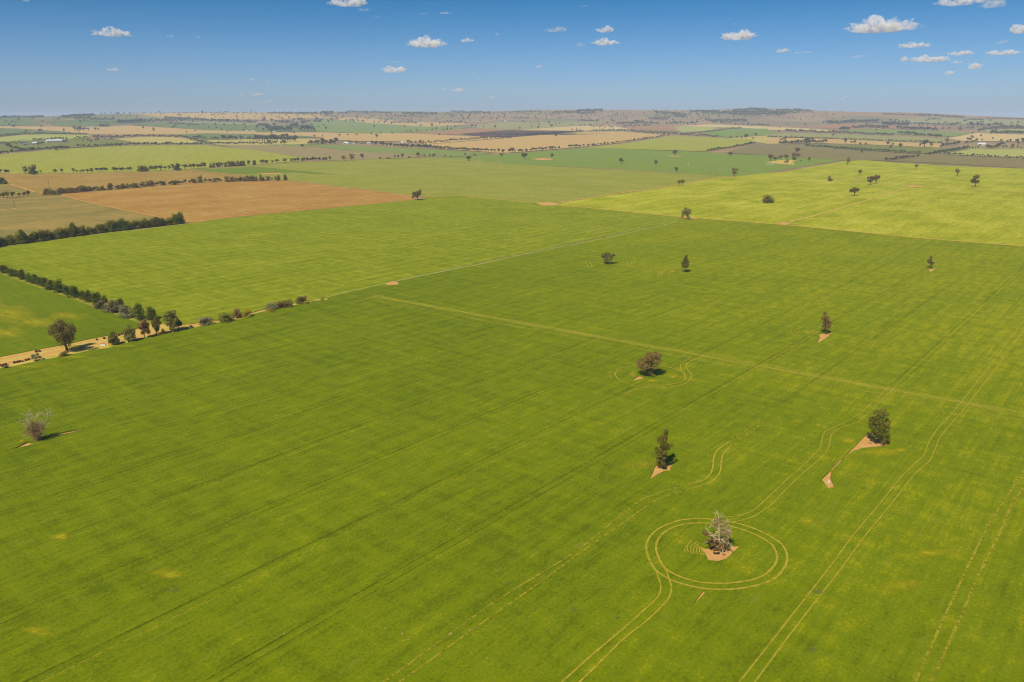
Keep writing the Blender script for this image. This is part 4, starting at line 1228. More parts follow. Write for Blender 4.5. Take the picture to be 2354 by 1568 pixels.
# -- far rows: (group, crop, line, spacing, height, kind)
FARROWS = [
    ("hedge above the white farmhouse", F1, [(0, 322), (240, 299)], 15, 15), ("hedge above the white farmhouse", F1, [(255, 302), (350, 296), (560, 302), (800, 304)], 15, 13),
    ("trees around the white farmhouse", F1, [(60, 420), (130, 440), (220, 462), (400, 452), (650, 438)], 18, 26), ("trees around the white farmhouse", F1, [(0, 485), (60, 476), (200, 468)], 20, 22),
    ("trees around the white farmhouse", F1, [(0, 395), (90, 392), (200, 388), (260, 400)], 20, 18), ("trees around the white farmhouse", F1, [(310, 365), (420, 358), (560, 352), (630, 350)], 22, 18), ("trees around the white farmhouse", F1, [(340, 405), (400, 398)], 22, 22),
    ("trees along the back of the lime crop", F1, [(720, 427), (830, 422), (950, 418), (1070, 414), (1180, 408), (1280, 404), (1420, 402), (1620, 400), (1700, 402)], 26, 23),
    ("trees along the back of the lime crop", F1, [(1700, 402), (1850, 402)], 26, 24),
    ("hedge over the yellowish tan paddock", F1, [(690, 342), (800, 332)], 18, 16), ("hedge over the yellowish tan paddock", F1, [(860, 330), (1050, 334), (1300, 324), (1500, 326), (1650, 330), (1750, 348), (1830, 370), (1900, 390)], 13, 18),
    ("hedge over the yellowish tan paddock", F1, [(1930, 392), (1990, 396), (2354, 392), (2500, 396)], 14, 20),
    ("gum clumps right of the tan stubble hill", F1, [(1780, 342), (1890, 344)], 20, 24), ("gum clumps right of the tan stubble hill", F1, [(1950, 352), (2010, 354)], 20, 24), ("gum clumps right of the tan stubble hill", F1, [(2050, 356), (2120, 354), (2230, 358)], 24, 34), ("gum clumps right of the tan stubble hill", F1, [(2295, 366), (2354, 362)], 24, 38),
    ("home paddock trees", F1, [(765, 375), (825, 368), (855, 372), (898, 360), (945, 340)], 40, 22), ("home paddock trees", F1, [(970, 352), (1030, 350)], 22, 14),
    ("gum belt left of the farm sheds", F2, [(10, 362), (80, 372), (200, 366), (300, 372), (390, 366)], 24, 44), ("gum belt left of the farm sheds", F2, [(60, 345), (220, 350), (290, 345)], 36, 38), ("gum belt left of the farm sheds", F2, [(120, 395), (240, 400), (270, 398)], 40, 34),
    ("gum belt around the farm sheds", F2, [(490, 400), (560, 398), (640, 398), (720, 396)], 24, 34), ("gum belt around the farm sheds", F2, [(850, 380), (960, 392), (1010, 395)], 22, 20), ("gum belt around the farm sheds", F2, [(1070, 405), (1120, 402), (1180, 410), (1250, 418)], 24, 34),
    ("gum belt around the farm sheds", F2, [(1270, 420), (1400, 428), (1500, 430), (1640, 436)], 16, 30), ("gum belt around the farm sheds", F2, [(1650, 438), (1800, 446), (1950, 456), (2140, 462)], 16, 26), ("gum belt around the farm sheds", F2, [(610, 390), (740, 388)], 50, 44),
    ("gum belt around the farm sheds", F2, [(1390, 390), (1430, 392)], 30, 34), ("gum belt around the farm sheds", F2, [(1510, 388), (1560, 398)], 26, 30),
    ("hedge across the tan stubble", F2, [(1585, 382), (1750, 370), (2000, 352), (2354, 330)], 16, 20), ("hedge across the tan stubble", F3, [(25, 326), (200, 312), (400, 296), (650, 278)], 14, 17),
    ("row under the large tan stubble field", F2, [(2165, 462), (2260, 474), (2354, 470)], 36, 34), ("row under the large tan stubble field", F3, [(10, 466), (100, 466), (200, 456), (330, 446), (450, 438)], 22, 26), ("row under the large tan stubble field", F3, [(520, 430), (600, 426), (660, 420)], 26, 30),
    ("row under the large tan stubble field", F3, [(690, 416), (800, 408), (930, 390), (1080, 374), (1290, 340)], 20, 22), ("row under the large tan stubble field", F3, [(1325, 332), (1440, 322)], 20, 18),
    ("far row behind the cream stubble", F3, [(730, 272), (930, 270), (1050, 274)], 18, 16), ("far row behind the cream stubble", F3, [(1100, 277), (1250, 292), (1500, 306), (1700, 318), (1890, 330)], 14, 18),
    ("sloping hedge right of centre", F3, [(1560, 308), (1700, 296), (1850, 278), (2000, 258), (2120, 248)], 14, 16),
    ("hedge at the right end of the lime rise", F3, [(1795, 465), (1900, 452), (2000, 438), (2100, 418), (2230, 396)], 18, 26),
    ("far gum clumps right of centre", F3, [(730, 238), (930, 240)], 22, 18), ("far gum clumps right of centre", F3, [(960, 216), (1080, 214), (1200, 208), (1340, 214)], 17, 24), ("far gum clumps right of centre", F3, [(1030, 240), (1130, 236), (1260, 230)], 30, 22), ("far gum clumps right of centre", F3, [(1420, 216), (1520, 214), (1640, 218), (1700, 206)], 26, 26), ("far gum clumps right of centre", F3, [(1840, 200), (1950, 206), (2060, 216), (2354, 232)], 22, 20),
    ("uppermost hedge at right", F4, [(165, 280), (350, 284), (430, 284)], 18, 22), ("uppermost hedge at right", F4, [(430, 290), (600, 290), (800, 300), (1000, 308), (1150, 314)], 16, 18), ("uppermost hedge at right", F4, [(1200, 302), (1400, 318), (1590, 336)], 18, 26),
    ("second hedge at right", F4, [(0, 328), (250, 336), (500, 344), (800, 354), (1000, 362), (1300, 374), (1600, 386)], 20, 15),
    ("woodland clump among the right hedges", F4, [(110, 398), (230, 396), (350, 395), (525, 386)], 20, 32), ("woodland clump among the right hedges", F4, [(110, 366), (160, 362)], 30, 26), ("woodland clump among the right hedges", F4, [(330, 378), (400, 374)], 26, 34),
    ("third hedge at right", F4, [(350, 416), (500, 426), (720, 442)], 18, 20), ("third hedge at right", F4, [(740, 446), (1000, 458), (1200, 472), (1390, 482)], 18, 20),
    ("dark hedge at the back of the yellow crop", F4, [(1080, 548), (1180, 538), (1280, 526), (1380, 514)], 18, 24), ("dark hedge at the back of the yellow crop", F4, [(1450, 500), (1515, 494)], 18, 24),
    ("thick hedge left of the right hand shed", F4, [(1535, 490), (1650, 472), (1750, 455), (1850, 436)], 14, 26), ("thick hedge left of the right hand shed", F4, [(1585, 420), (1680, 406), (1755, 392)], 15, 22), ("thick hedge left of the right hand shed", F4, [(1815, 385), (1925, 368)], 15, 16),
    ("lowest hedge at the right edge", F4, [(1625, 490), (1800, 500), (2050, 512), (2354, 528), (2450, 532)], 22, 18),
    ("clump beside the right hand shed", F4, [(2015, 440), (2080, 436), (2150, 412)], 16, 30), ("clump beside the right hand shed", F4, [(1880, 432), (1930, 430)], 24, 18), ("clump beside the right hand shed", F4, [(2160, 428), (2354, 432)], 30, 18),
]
FARSTUFF = [
    (F1, [(20, 150), (200, 148), (400, 146)], 10, 12), (F1, [(570, 154), (700, 140), (870, 132)], 9, 16), (F1, [(680, 166), (850, 170), (1050, 172)], 13, 17), (F1, [(1090, 200), (1200, 200), (1300, 195)], 11, 22),
    (F1, [(1300, 192), (1500, 186), (1700, 182)], 11, 17), (F1, [(1520, 160), (1650, 172), (1800, 180), (2000, 186), (2354, 198)], 10, 18), (F1, [(1560, 203), (1700, 212), (1830, 218)], 13, 11), (F1, [(920, 236), (1000, 234)], 11, 15), (F1, [(1220, 224), (1350, 226)], 18, 10),
    (F1, [(930, 118), (1100, 112), (1400, 112), (1800, 108), (2354, 108)], 42, 13), (F2, [(120, 285), (230, 280), (330, 278)], 20, 34), (F2, [(410, 275), (530, 272)], 17, 36), (F2, [(20, 230), (100, 228)], 14, 20), (F2, [(110, 262), (170, 260)], 16, 34), (F2, [(180, 195), (330, 200)], 13, 16), (F2, [(410, 195), (500, 190)], 13, 14), (F2, [(535, 188), (595, 187)], 7, 14), (F2, [(330, 245), (385, 248)], 14, 30),
    (F2, [(110, 112), (350, 114), (560, 112)], 9, 12), (F2, [(600, 125), (700, 130)], 14, 26), (F2, [(760, 110), (900, 100), (1100, 103), (1250, 108)], 12, 13), (F2, [(1350, 125), (1500, 120), (1660, 122)], 11, 16), (F2, [(1790, 100), (1950, 108), (2150, 108)], 12, 14), (F2, [(1265, 196), (1440, 198)], 13, 13), (F2, [(830, 190), (900, 194), (1000, 190)], 30, 18), (F2, [(1720, 200), (1800, 200), (1930, 200)], 18, 17), (F2, [(1200, 150), (1330, 150), (1560, 140)], 26, 15),
    (F3, [(0, 102), (250, 98)], 22, 12), (F3, [(370, 110), (480, 108), (620, 108)], 10, 14), (F3, [(600, 100), (700, 92), (830, 92)], 7, 17), (F3, [(620, 116), (760, 110)], 9, 14), (F3, [(1320, 112), (1450, 118), (1600, 140)], 9, 17), (F3, [(1500, 140), (1590, 150)], 9, 14), (F3, [(1640, 95), (1780, 100), (1900, 92)], 9, 14), (F3, [(1750, 115), (1900, 112), (2354, 108)], 9, 18), (F3, [(2040, 92), (2200, 80), (2354, 84)], 9, 16), (F3, [(2000, 126), (2200, 130), (2354, 126)], 10, 18), (F3, [(1260, 165), (1420, 168)], 11, 15), (F3, [(650, 178), (800, 186)], 10, 12), (F3, [(1780, 180), (2000, 186), (2160, 186)], 8, 15), (F3, [(1130, 195), (1220, 198)], 9, 18), (F3, [(0, 160), (150, 158)], 18, 15),
    (F4, [(0, 130), (150, 126)], 9, 26), (F4, [(0, 100), (200, 84), (400, 96)], 10, 14), (F4, [(0, 115), (180, 112), (280, 106)], 10, 16), (F4, [(540, 206), (650, 208), (800, 202), (1010, 192)], 10, 20), (F4, [(700, 195), (800, 190)], 12, 16), (F4, [(660, 264), (750, 262)], 9, 24), (F4, [(780, 248), (900, 240), (1100, 246)], 10, 16), (F4, [(1050, 225), (1150, 226), (1280, 232)], 12, 24), (F4, [(1200, 250), (1320, 262), (1550, 268)], 13, 18), (F4, [(1300, 205), (1450, 210), (1620, 216)], 14, 12), (F4, [(1640, 218), (1770, 206)], 10, 11), (F4, [(1930, 280), (2050, 262), (2200, 252), (2354, 256)], 12, 20), (F4, [(2050, 294), (2150, 294), (2354, 300)], 10, 18),
    (F4, [(1050, 118), (1200, 128), (1400, 130), (1620, 135)], 15, 11), (F4, [(1600, 140), (1800, 150)], 11, 11), (F4, [(1830, 170), (1980, 172)], 9, 10), (F4, [(2010, 160), (2080, 160), (2354, 166)], 9, 8), (F4, [(1120, 186), (1280, 200)], 18, 16), (F4, [(1500, 165), (1580, 166)], 10, 9), (F4, [(1830, 225), (2000, 236), (2140, 230)], 24, 22),
]
for q, (gname, fn, line, sp, h) in enumerate(FARROWS):
    row(gname, fn, line, sp, h, 'gum' if h > 22 else 'bush', 'far', .25, 1.05, 11 + q)
for gname, fn, lst in (
    ("single trees on the tan stubble and far slopes", F2, ((145, 302, 20), (352, 302, 22), (538, 332, 24), (613, 330, 22), (765, 326, 28), (845, 322, 22), (927, 318, 22), (1062, 308, 24), (1145, 302, 20), (1108, 342, 42), (1085, 245, 26), (1365, 241, 20), (1252, 297, 18), (1390, 287, 22), (1420, 287, 22), (1480, 280, 22), (1570, 274, 18), (1620, 272, 20), (1655, 270, 22), (1725, 270, 20), (1760, 268, 26), (1795, 268, 26), (1685, 317, 24), (1985, 243, 32), (2020, 242, 26), (2090, 240, 18), (2197, 250, 28), (1090, 204, 22), (1130, 202, 20), (1185, 210, 30), (1250, 214, 28), (1470, 214, 26), (1515, 232, 20), (1615, 238, 36), (1660, 241, 18), (1690, 220, 36), (1760, 240, 22), (1832, 242, 22), (425, 432, 36), (1468, 388, 24))),
    ("single trees on the pale green pasture", F3, ((70, 260, 24), (183, 236, 18), (237, 252, 26), (250, 224, 22), (340, 210, 20), (365, 242, 32), (403, 214, 18), (440, 214, 20), (550, 264, 16), (595, 264, 20), (408, 328, 26), (2010, 342, 22), (2065, 342, 22), (2110, 347, 22), (2150, 348, 44), (2240, 322, 30), (2215, 352, 22), (630, 225, 18), (665, 230, 20), (95, 192, 20), (232, 166, 12))),
    ("single trees between the right hand hedges", F4, ((108, 244, 16), (100, 288, 22), (600, 327, 26), (600, 285, 22), (710, 390, 46), (765, 392, 26), (793, 392, 30), (850, 402, 24), (900, 402, 22), (1100, 407, 32), (1128, 437, 34), (1142, 412, 28), (1215, 430, 40), (1400, 417, 28), (1438, 420, 58), (1495, 417, 36), (1643, 378, 32), (1832, 358, 24), (1887, 334, 18), (1965, 368, 20), (2140, 378, 26), (2225, 378, 28), (2290, 382, 34), (1655, 342, 20), (860, 475, 34), (1188, 252, 26), (1440, 282, 20), (1760, 272, 34), (2065, 345, 16), (2345, 385, 40), (180, 215, 12), (345, 222, 20), (507, 204, 20), (995, 275, 20), (2140, 232, 26), (2285, 225, 16))),
    ("single trees on the upper left slopes", F1, ((85, 220, 18), (170, 188, 26), (137, 244, 24), (240, 282, 18), (365, 282, 24), (385, 277, 20), (592, 281, 26), (690, 276, 40), (712, 278, 26), (735, 284, 46), (765, 275, 28), (782, 272, 28), (810, 272, 24), (880, 268, 24), (908, 264, 18), (740, 207, 34), (520, 458, 20), (1102, 412, 18), (2040, 265, 18), (2125, 268, 12), (2240, 278, 22), (45, 192, 14))),
):
    for x, y, h in lst:
        tree(gname, fn, x, y, h, h * random.Random(x).uniform(.8, 1.15), 'gum', 'far')


# ------------------------------------------------------------------ build the gathered trees
def place(t):
    b = gp(t['uv'])
    D = math.sqrt(b[0] ** 2 + b[1] ** 2 + (CAM_H - b[2]) ** 2)
    hm = t['hp'] * D / FPX / math.cos(math.atan2(CAM_H - b[2], math.hypot(b[0], b[1])))
    return b, hm, t['wp'] * D / FPX


TREES.sort(key=lambda t: -t['hp'] * (1.5 if t['grp'] is None else 1))
IND = [t for t in TREES[:285]]
REST = TREES[285:]
counts, total = {}, {}
for t in IND:
    if t['grp']:
        total[t['grp']] = total.get(t['grp'], 0) + 1
IND.sort(key=lambda t: t['uv'][0])
for i, t in enumerate(IND):
    b, hm, wm = place(t)
    rg = random.Random(i * 7 + 3)
    lod = 0 if t['hp'] > 14 else (1 if t['hp'] > 5.5 else 2)
    nvar = 5 if lod < 2 else 4
    cm, tm = proto(t['kind'], lod, rg.randrange(nvar))[:2]
    nm = t['name'] or {'gum': 'gum_tree', 'bush': 'bushy_tree', 'pine': 'pine_tree'}[t['kind']]
    if t['grp'] is None and t['kind'] == 'bush':
        wm *= 1.2
    e = empty(nm, (b[0], b[1], b[2] - .05), rg.uniform(0, 6.28), (wm * 1.02, wm * rg.uniform(.85, 1.1), hm))
    link("crown", crown_mesh(cm, LM[t['mat']]), None, e)
    link("trunk", crown_mesh(tm, BARK_D if t['kind'] != 'gum' else BARK), None, e)
    if t['grp']:
        counts[t['grp']] = counts.get(t['grp'], 0) + 1
        tag(e, f"{ordinal(counts[t['grp']])} tree from left in the {t['grp']}" if not t['grp'].startswith(('lone', 'single', 'trees', 'gum', 'far gum', 'home')) else f"{ordinal(counts[t['grp']])} from the left of the {t['grp']}", "tree", t['grp'])
    else:
        tag(e, t['label'], "bush" if ('shrub' in t['label'] or 'bush' in t['label'] or 'wattle' in t['label']) else "tree")

# the many trees too small to pick apart: far hedges and hill timber
rg = random.Random(77)
for fn, line, sp, h in FARSTUFF:
    n0 = len(TREES)
    row("far", fn, line, sp, h * 1.2, 'bush', 'far', .3, 1.1, 40)
    REST += TREES[n0:]
for fn, x0, x1, y0, y1, n, h in ((F1, 0, 1000, 150, 235, 26, 10), (F1, 1000, 2354, 112, 185, 60, 9), (F2, 0, 2354, 105, 185, 210, 10), (F3, 0, 1300, 95, 170, 90, 9), (F3, 1300, 2354, 85, 165, 110, 9), (F4, 0, 700, 90, 170, 40, 8), (F3, 0, 2354, 170, 225, 40, 13), (F4, 900, 2354, 170, 260, 70, 11), (F2, 0, 700, 180, 280, 40, 18), (F1, 1300, 2354, 190, 290, 24, 14), (F4, 1700, 2354, 300, 440, 12, 17)):
    for i in range(n):
        x, y = rg.uniform(x0, x1), rg.uniform(y0, y1)
        k = h * rg.uniform(.9, 1.8)
        REST.append(dict(uv=fn(x, y), hp=k / 4, wp=k / 4 * rg.uniform(.8, 1.3), kind='bush'))
VV, FF, off = [], [], 0
for t in REST:
    b, hm, wm = place(t)
    _, _, V, F, tv, tf = proto('gum' if t['hp'] > 4.5 else 'bush', 2, rg.randrange(4))
    a = rg.uniform(0, 6.28)
    ca, sa = math.cos(a), math.sin(a)
    for vv, ff in ((V, F), (tv[:18], tf[:10])):
        W = np.stack([(vv[:, 0] * ca - vv[:, 1] * sa) * wm + b[0], (vv[:, 0] * sa + vv[:, 1] * ca) * wm + b[1], vv[:, 2] * hm + b[2] - .1], 1)
        VV.append(W)
        FF.append(ff + off)
        off += len(vv)
me = mesh_np("distant_trees", np.concatenate(VV), np.concatenate(FF))
tag(link("distant_trees", me, LM['far']), "mass of tiny distant trees in far hedges and on hazy hills", None, None, "stuff")

# ------------------------------------------------------------------ the single trees of the foreground, each drawn for itself
def on_plane(base, uv):
    """picture point -> point on the upright plane through the tree's foot that faces the camera"""
    n = np.array([base[0], base[1]]) / math.hypot(base[0], base[1])
    d = np.array([float(c) for c in ray(*uv)])
    t = math.hypot(base[0], base[1]) / (d[0] * n[0] + d[1] * n[1])
    return np.array([d[0] * t - base[0], d[1] * t - base[1], CAM_H + d[2] * t - base[2]])


def hero(name, label, fn, foot, clumps, trunk, mat, n=3200, lsize=.36, r0=.45, bare=(), bark=BARK, seed=1, depth=.75, cat="tree", shell=.35, twig_n=0, boughs=True, twig_clumps=()):
    rg = random.Random(seed)
    base = gp(fn(*foot))
    s = fn(1, 0)[0] - fn(0, 0)[0]
    D = math.sqrt(base[0] ** 2 + base[1] ** 2 + CAM_H ** 2)
    m = s * D / FPX                              # metres per crop pixel
    away = np.array([base[0], base[1], 0]) / math.hypot(base[0], base[1])
    cl = []
    W = max(abs(c[0] - foot[0]) + c[2] for c in clumps) * m if clumps else 1
    for c in clumps:
        p = on_plane(base, fn(c[0], c[1]))
        r = c[2] * m
        x = (c[0] - foot[0]) * m
        dd = math.sqrt(max(.1, 1 - (x / W) ** 2)) * W * depth
        k = 2 if rg.random() < .85 else 1
        for j in range(k):
            o = rg.uniform(.1, .75) * dd * (1 if j else -1)
            q = p + away * o
            q[2] += rg.uniform(-.3, .3) * r
            cl.append((q[0], q[1], q[2], r * rg.uniform(.78, 1.05)))
    tp = [on_plane(base, fn(*q)) for q in trunk]
    tp[0] = np.array([0, 0, -.15])
    paths = [[(p, r0 * (1 - .72 * i / max(1, len(tp) - 1))) for i, p in enumerate(tp)]]
    if boughs:
        for c in cl:
            i = min(range(len(tp)), key=lambda j: abs(tp[j][2] - (c[2] - c[3] * .9)) + (9 if j == 0 else 0))
            paths.append(bend(tp[i], c[:3], r0 * .34, r0 * .08, rg, 4))
    e = empty(name, tuple(base))
    tag(e, label, cat)
    if cl:
        V, F = leaves(cl, n, lsize, seed, .9, shell)
        link("crown", mesh_np("crown", V, F), LM[mat], e)
    tv, tf = tubes(paths, 7)
    link("trunk", mesh_np("trunk", tv, tf), bark, e)
    if bare:
        bp = []
        for b in bare:
            q = [on_plane(base, fn(*z)) for z in b[0]]
            o = rg.uniform(-1, 1) * W * .45
            L = sum(np.linalg.norm(q[i + 1] - q[i]) for i in range(len(q) - 1))
            q = [p + away * o * i / (len(q) - 1) for i, p in enumerate(q)]
            r = b[1] * .85
            bp.append([(p, r * (1 - .7 * i / (len(q) - 1))) for i, p in enumerate(q)])
            for i in range(1, len(q)):
                for _ in range(b[2] + 2):
                    d = (q[i] - q[i - 1]) / np.linalg.norm(q[i] - q[i - 1])
                    st = q[i - 1] + (q[i] - q[i - 1]) * rg.uniform(.3, 1)
                    nd = d + np.array([rg.gauss(0, .7), rg.gauss(0, .7), rg.gauss(.1, .6)])
                    twigs(bp, st, nd, L * rg.uniform(.18, .34), r * .5, 2, rg, .6)
        bv, bf = tubes(bp, 4)
        link("bare_branches", mesh_np("bare_branches", bv, bf), DEADWOOD, e)
    if twig_clumps:
        g2 = np.random.default_rng(seed)
        tc = []
        for c in twig_clumps:
            p = on_plane(base, fn(c[0], c[1]))
            for i in range(c[3]):
                d = g2.normal(size=3)
                d /= np.linalg.norm(d)
                a = p + d * c[2] * m * g2.uniform(.1, .5)
                b = p + (d + g2.normal(size=3) * .25) * c[2] * m * g2.uniform(.7, 1.15)
                tc.append([(a, .05), ((a + b) / 2 + g2.normal(size=3) * .12, .04), (b, .025)])
        qv, qf = tubes(tc, 3)
        link("fine_twigs", mesh_np("fine_twigs", qv, qf), LM['twig'], e)
    return e


hero("gum_tree", "large leaning gum tree with lobed olive crown beside the dirt road", Z5, (1340, 1175),
     [(1140, 440, 115), (1220, 460, 80), (980, 580, 120), (900, 640, 85), (1150, 620, 110), (1400, 560, 125), (1490, 660, 85), (1330, 740, 145), (1080, 740, 105), (1090, 870, 75), (1330, 880, 105), (1220, 940, 65), (1450, 800, 75), (1040, 500, 70)],
     [(1340, 1175), (1315, 1080), (1290, 990), (1260, 850), (1200, 650)], 'gum', n=4200, lsize=.34, r0=.75, bark=BARK_D, seed=11)
hero("gum_tree", "broad brownish gum tree inside the oval wheel track loop", D1, (740, 1340),
     [(700, 1160, 42), (765, 1150, 42), (720, 1205, 42), (800, 1165, 38), (680, 1180, 45), (740, 1130, 40), (800, 1120, 38), (845, 1130, 28), (640, 1205, 36), (690, 1230, 42), (770, 1185, 45), (830, 1185, 36), (650, 1245, 25), (800, 1235, 26), (740, 1290, 30), (770, 1298, 26), (720, 1255, 30)],
     [(740, 1340), (745, 1285), (758, 1235), (780, 1180)], 'brown', n=4800, lsize=.30, r0=.6, seed=12, bare=[([(760, 1235), (800, 1200), (845, 1150)], .22, 1), ([(762, 1225), (800, 1222)], .15, 0)])
hero("gum_tree", "tall slim gum tree on a pink soil wedge", T5, (915, 810),
     [(975, 255, 40), (960, 310, 48), (900, 380, 44), (860, 402, 30), (960, 380, 42), (940, 450, 48), (1000, 490, 42), (1060, 470, 30), (900, 520, 44), (830, 505, 30), (820, 550, 34), (950, 540, 52), (880, 600, 56), (950, 620, 44), (860, 680, 48), (930, 690, 52), (870, 750, 44), (945, 745, 38)],
     [(915, 815), (915, 700), (925, 550), (945, 420), (965, 290)], 'olive', n=2700, lsize=.27, r0=.42, seed=13, depth=.6)
hero("gum_tree", "full leafy gum tree on the largest bare soil triangle", T6, (1165, 745),
     [(1190, 350, 52), (1260, 340, 56), (1310, 352, 34), (1150, 420, 60), (1110, 460, 48), (1230, 440, 60), (1310, 470, 48), (1130, 530, 55), (1210, 540, 62), (1310, 550, 52), (1150, 600, 52), (1240, 620, 60), (1320, 610, 44), (1280, 680, 46), (1335, 690, 28), (1180, 660, 40)],
     [(1168, 748), (1172, 690), (1185, 600), (1205, 500), (1220, 400)], 'olive', n=3600, lsize=.30, r0=.5, seed=14, depth=.8)
hero("half_dead_tree", "half dead tree with bleached bare top inside the circular wheel track", Z8, (710, 1235),
     [(280, 690, 58), (340, 730, 52), (500, 700, 42), (555, 610, 34), (420, 800, 46), (480, 880, 42), (560, 960, 58), (640, 900, 46), (450, 1000, 42), (640, 1020, 58), (720, 980, 46), (800, 1060, 40), (560, 1050, 42), (700, 1080, 40)],
     [(712, 1240), (705, 1100), (695, 900), (690, 650), (685, 450), (680, 300)], 'brown', n=2600, lsize=.2, r0=.34, bark=DEADWOOD, seed=15, depth=.7,
     bare=[([(685, 320), (650, 240), (620, 180)], .10, 2), ([(685, 330), (720, 260), (790, 180)], .10, 2), ([(690, 450), (600, 380), (570, 280)], .09, 2), ([(690, 480), (820, 430), (915, 300)], .11, 2), ([(692, 520), (580, 470), (490, 460)], .09, 2),
           ([(695, 700), (760, 680), (860, 730), (1000, 680)], .16, 2), ([(695, 720), (800, 690), (900, 740), (960, 800)], .14, 3), ([(700, 850), (800, 880), (960, 950), (1010, 980)], .15, 3), ([(700, 800), (560, 790), (440, 780), (330, 640)], .16, 1), ([(700, 900), (560, 900), (370, 920)], .13, 2),
           ([(705, 950), (760, 1050), (800, 1150)], .13, 2), ([(705, 980), (640, 1080), (600, 1160)], .13, 2), ([(698, 620), (560, 560), (480, 560)], .09, 2), ([(695, 600), (820, 570), (960, 640)], .1, 3)],
     twig_clumps=[(680, 350, 110, 80), (850, 470, 120, 60), (900, 720, 120, 90), (850, 930, 140, 90), (590, 470, 100, 60), (560, 880, 120, 60), (760, 620, 120, 60)])
hero("dead_tree", "bare dead tree with pale branches alone at far left of the crop", Z3, (760, 1090),
     [], [(760, 1090), (720, 950), (690, 800), (670, 680)], 'brown', r0=.5, bark=BARK_D, seed=16, boughs=False,
     bare=[([(680, 720), (600, 600), (520, 555)], .22, 2), ([(685, 700), (690, 500), (640, 350), (690, 195)], .2, 2), ([(640, 640), (560, 520), (480, 400), (345, 195)], .2, 3), ([(560, 520), (420, 480), (190, 555)], .16, 3), ([(520, 500), (340, 480), (130, 415)], .13, 3),
           ([(720, 800), (800, 680), (880, 580), (1030, 315), (1065, 200)], .24, 2), ([(700, 820), (560, 740), (320, 640)], .13, 3), ([(700, 850), (540, 840), (270, 900)], .11, 3), ([(710, 850), (850, 760), (970, 780)], .11, 3), ([(700, 780), (780, 560), (860, 350)], .12, 3), ([(690, 760), (620, 640), (400, 560)], .12, 3)],
     twig_clumps=[(600, 760, 200, 170), (700, 820, 190, 150), (760, 620, 190, 120), (440, 760, 170, 90), (690, 960, 120, 110), (560, 560, 170, 70)])
hero("gum_tree", "slender sparse gum tree on a small soil wedge at right", D2, (405, 925),
     [(402, 725, 22), (385, 770, 24), (425, 765, 24), (410, 815, 30), (445, 815, 24), (380, 840, 18), (440, 855, 20), (410, 865, 18)], [(405, 928), (406, 860), (405, 790), (402, 720)], 'brown', n=1500, lsize=.26, r0=.35, seed=17,
     bare=[([(405, 850), (380, 840), (355, 850)], .09, 3), ([(405, 760), (395, 720), (405, 702)], .08, 2), ([(405, 830), (440, 840), (470, 850)], .09, 3)])
hero("gum_tree", "thin half bare tree on a tiny soil triangle at far right", R9, (1586, 1130),
     [(1580, 1035, 13), (1562, 1062, 15), (1598, 1070, 13), (1582, 1082, 11), (1560, 1078, 9)], [(1586, 1131), (1586, 1095), (1584, 1060), (1580, 1030)], 'gum', n=900, lsize=.32, r0=.35, seed=18,
     bare=[([(1585, 1080), (1605, 1065), (1625, 1058)], .1, 3), ([(1584, 1060), (1600, 1030), (1605, 1012)], .09, 3), ([(1586, 1085), (1610, 1080), (1622, 1078)], .08, 2)])
hero("gum_tree", "vase shaped tree with short wheel arcs on both sides", M8, (1020, 980),
     [(985, 905, 20), (1020, 893, 22), (1055, 908, 20), (1000, 930, 22), (1040, 935, 20), (1020, 955, 16), (972, 912, 12), (1072, 900, 11)], [(1020, 981), (1020, 960), (1020, 930)], 'gum', n=2200, lsize=.42, r0=.45, seed=19)
hero("gum_tree", "tall oval tree on clean trunk right of the vase shaped tree", M8, (1660, 1050),
     [(1672, 912, 12), (1665, 938, 19), (1682, 955, 20), (1650, 968, 19), (1672, 985, 22), (1645, 995, 12), (1688, 980, 12)], [(1660, 1052), (1663, 1010), (1668, 960), (1672, 915)], 'olive', n=2000, lsize=.4, r0=.42, seed=20)
hero("gum_tree", "shaggy gum tree on bare soil at the corner of the yellow crop", M8, (1680, 607),
     [(1668, 525, 18), (1700, 530, 17), (1650, 552, 18), (1682, 558, 20), (1692, 588, 13), (1640, 578, 12), (1708, 552, 10)], [(1680, 609), (1680, 570), (1685, 530)], 'gum', n=1900, lsize=.5, r0=.5, seed=21)
hero("gum_tree", "leaning dark tree at the tip of the orange fallow", M7, (1735, 492),
     [(1735, 415, 23), (1700, 432, 23), (1755, 410, 15), (1690, 460, 19), (1725, 450, 22), (1752, 438, 16)], [(1738, 494), (1730, 470), (1725, 440)], 'gum', n=2000, lsize=.55, r0=.6, bark=BARK_D, seed=22)
hero("gum_tree", "tallest roadside gum tree with dense olive crown at the road bend", L6, (1580, 722),
     [(1550, 545, 34), (1590, 548, 34), (1520, 590, 30), (1570, 598, 40), (1612, 600, 30), (1550, 640, 34), (1600, 650, 32), (1580, 678, 26)], [(1582, 724), (1580, 690), (1575, 640), (1572, 580)], 'gum', n=3400, lsize=.36, r0=.4, bark=BARK_D, seed=23)
hero("gum_tree", "small dark tree leaning against the tallest roadside gum", L6, (1640, 706), [(1630, 628, 26), (1655, 650, 20), (1622, 655, 20), (1645, 640, 20)], [(1640, 708), (1640, 680), (1638, 650)], 'dark', n=1500, lsize=.36, r0=.3, bark=BARK_D, seed=24)
hero("gum_tree", "tall brownish roadside gum tree, third from the big leaning gum", L6, (1328, 782), [(1320, 640, 34), (1350, 650, 26), (1300, 680, 30), (1340, 695, 34), (1310, 728, 22), (1360, 715, 20)], [(1330, 784), (1325, 740), (1325, 690)], 'brown', n=2400, lsize=.34, r0=.3, seed=25)
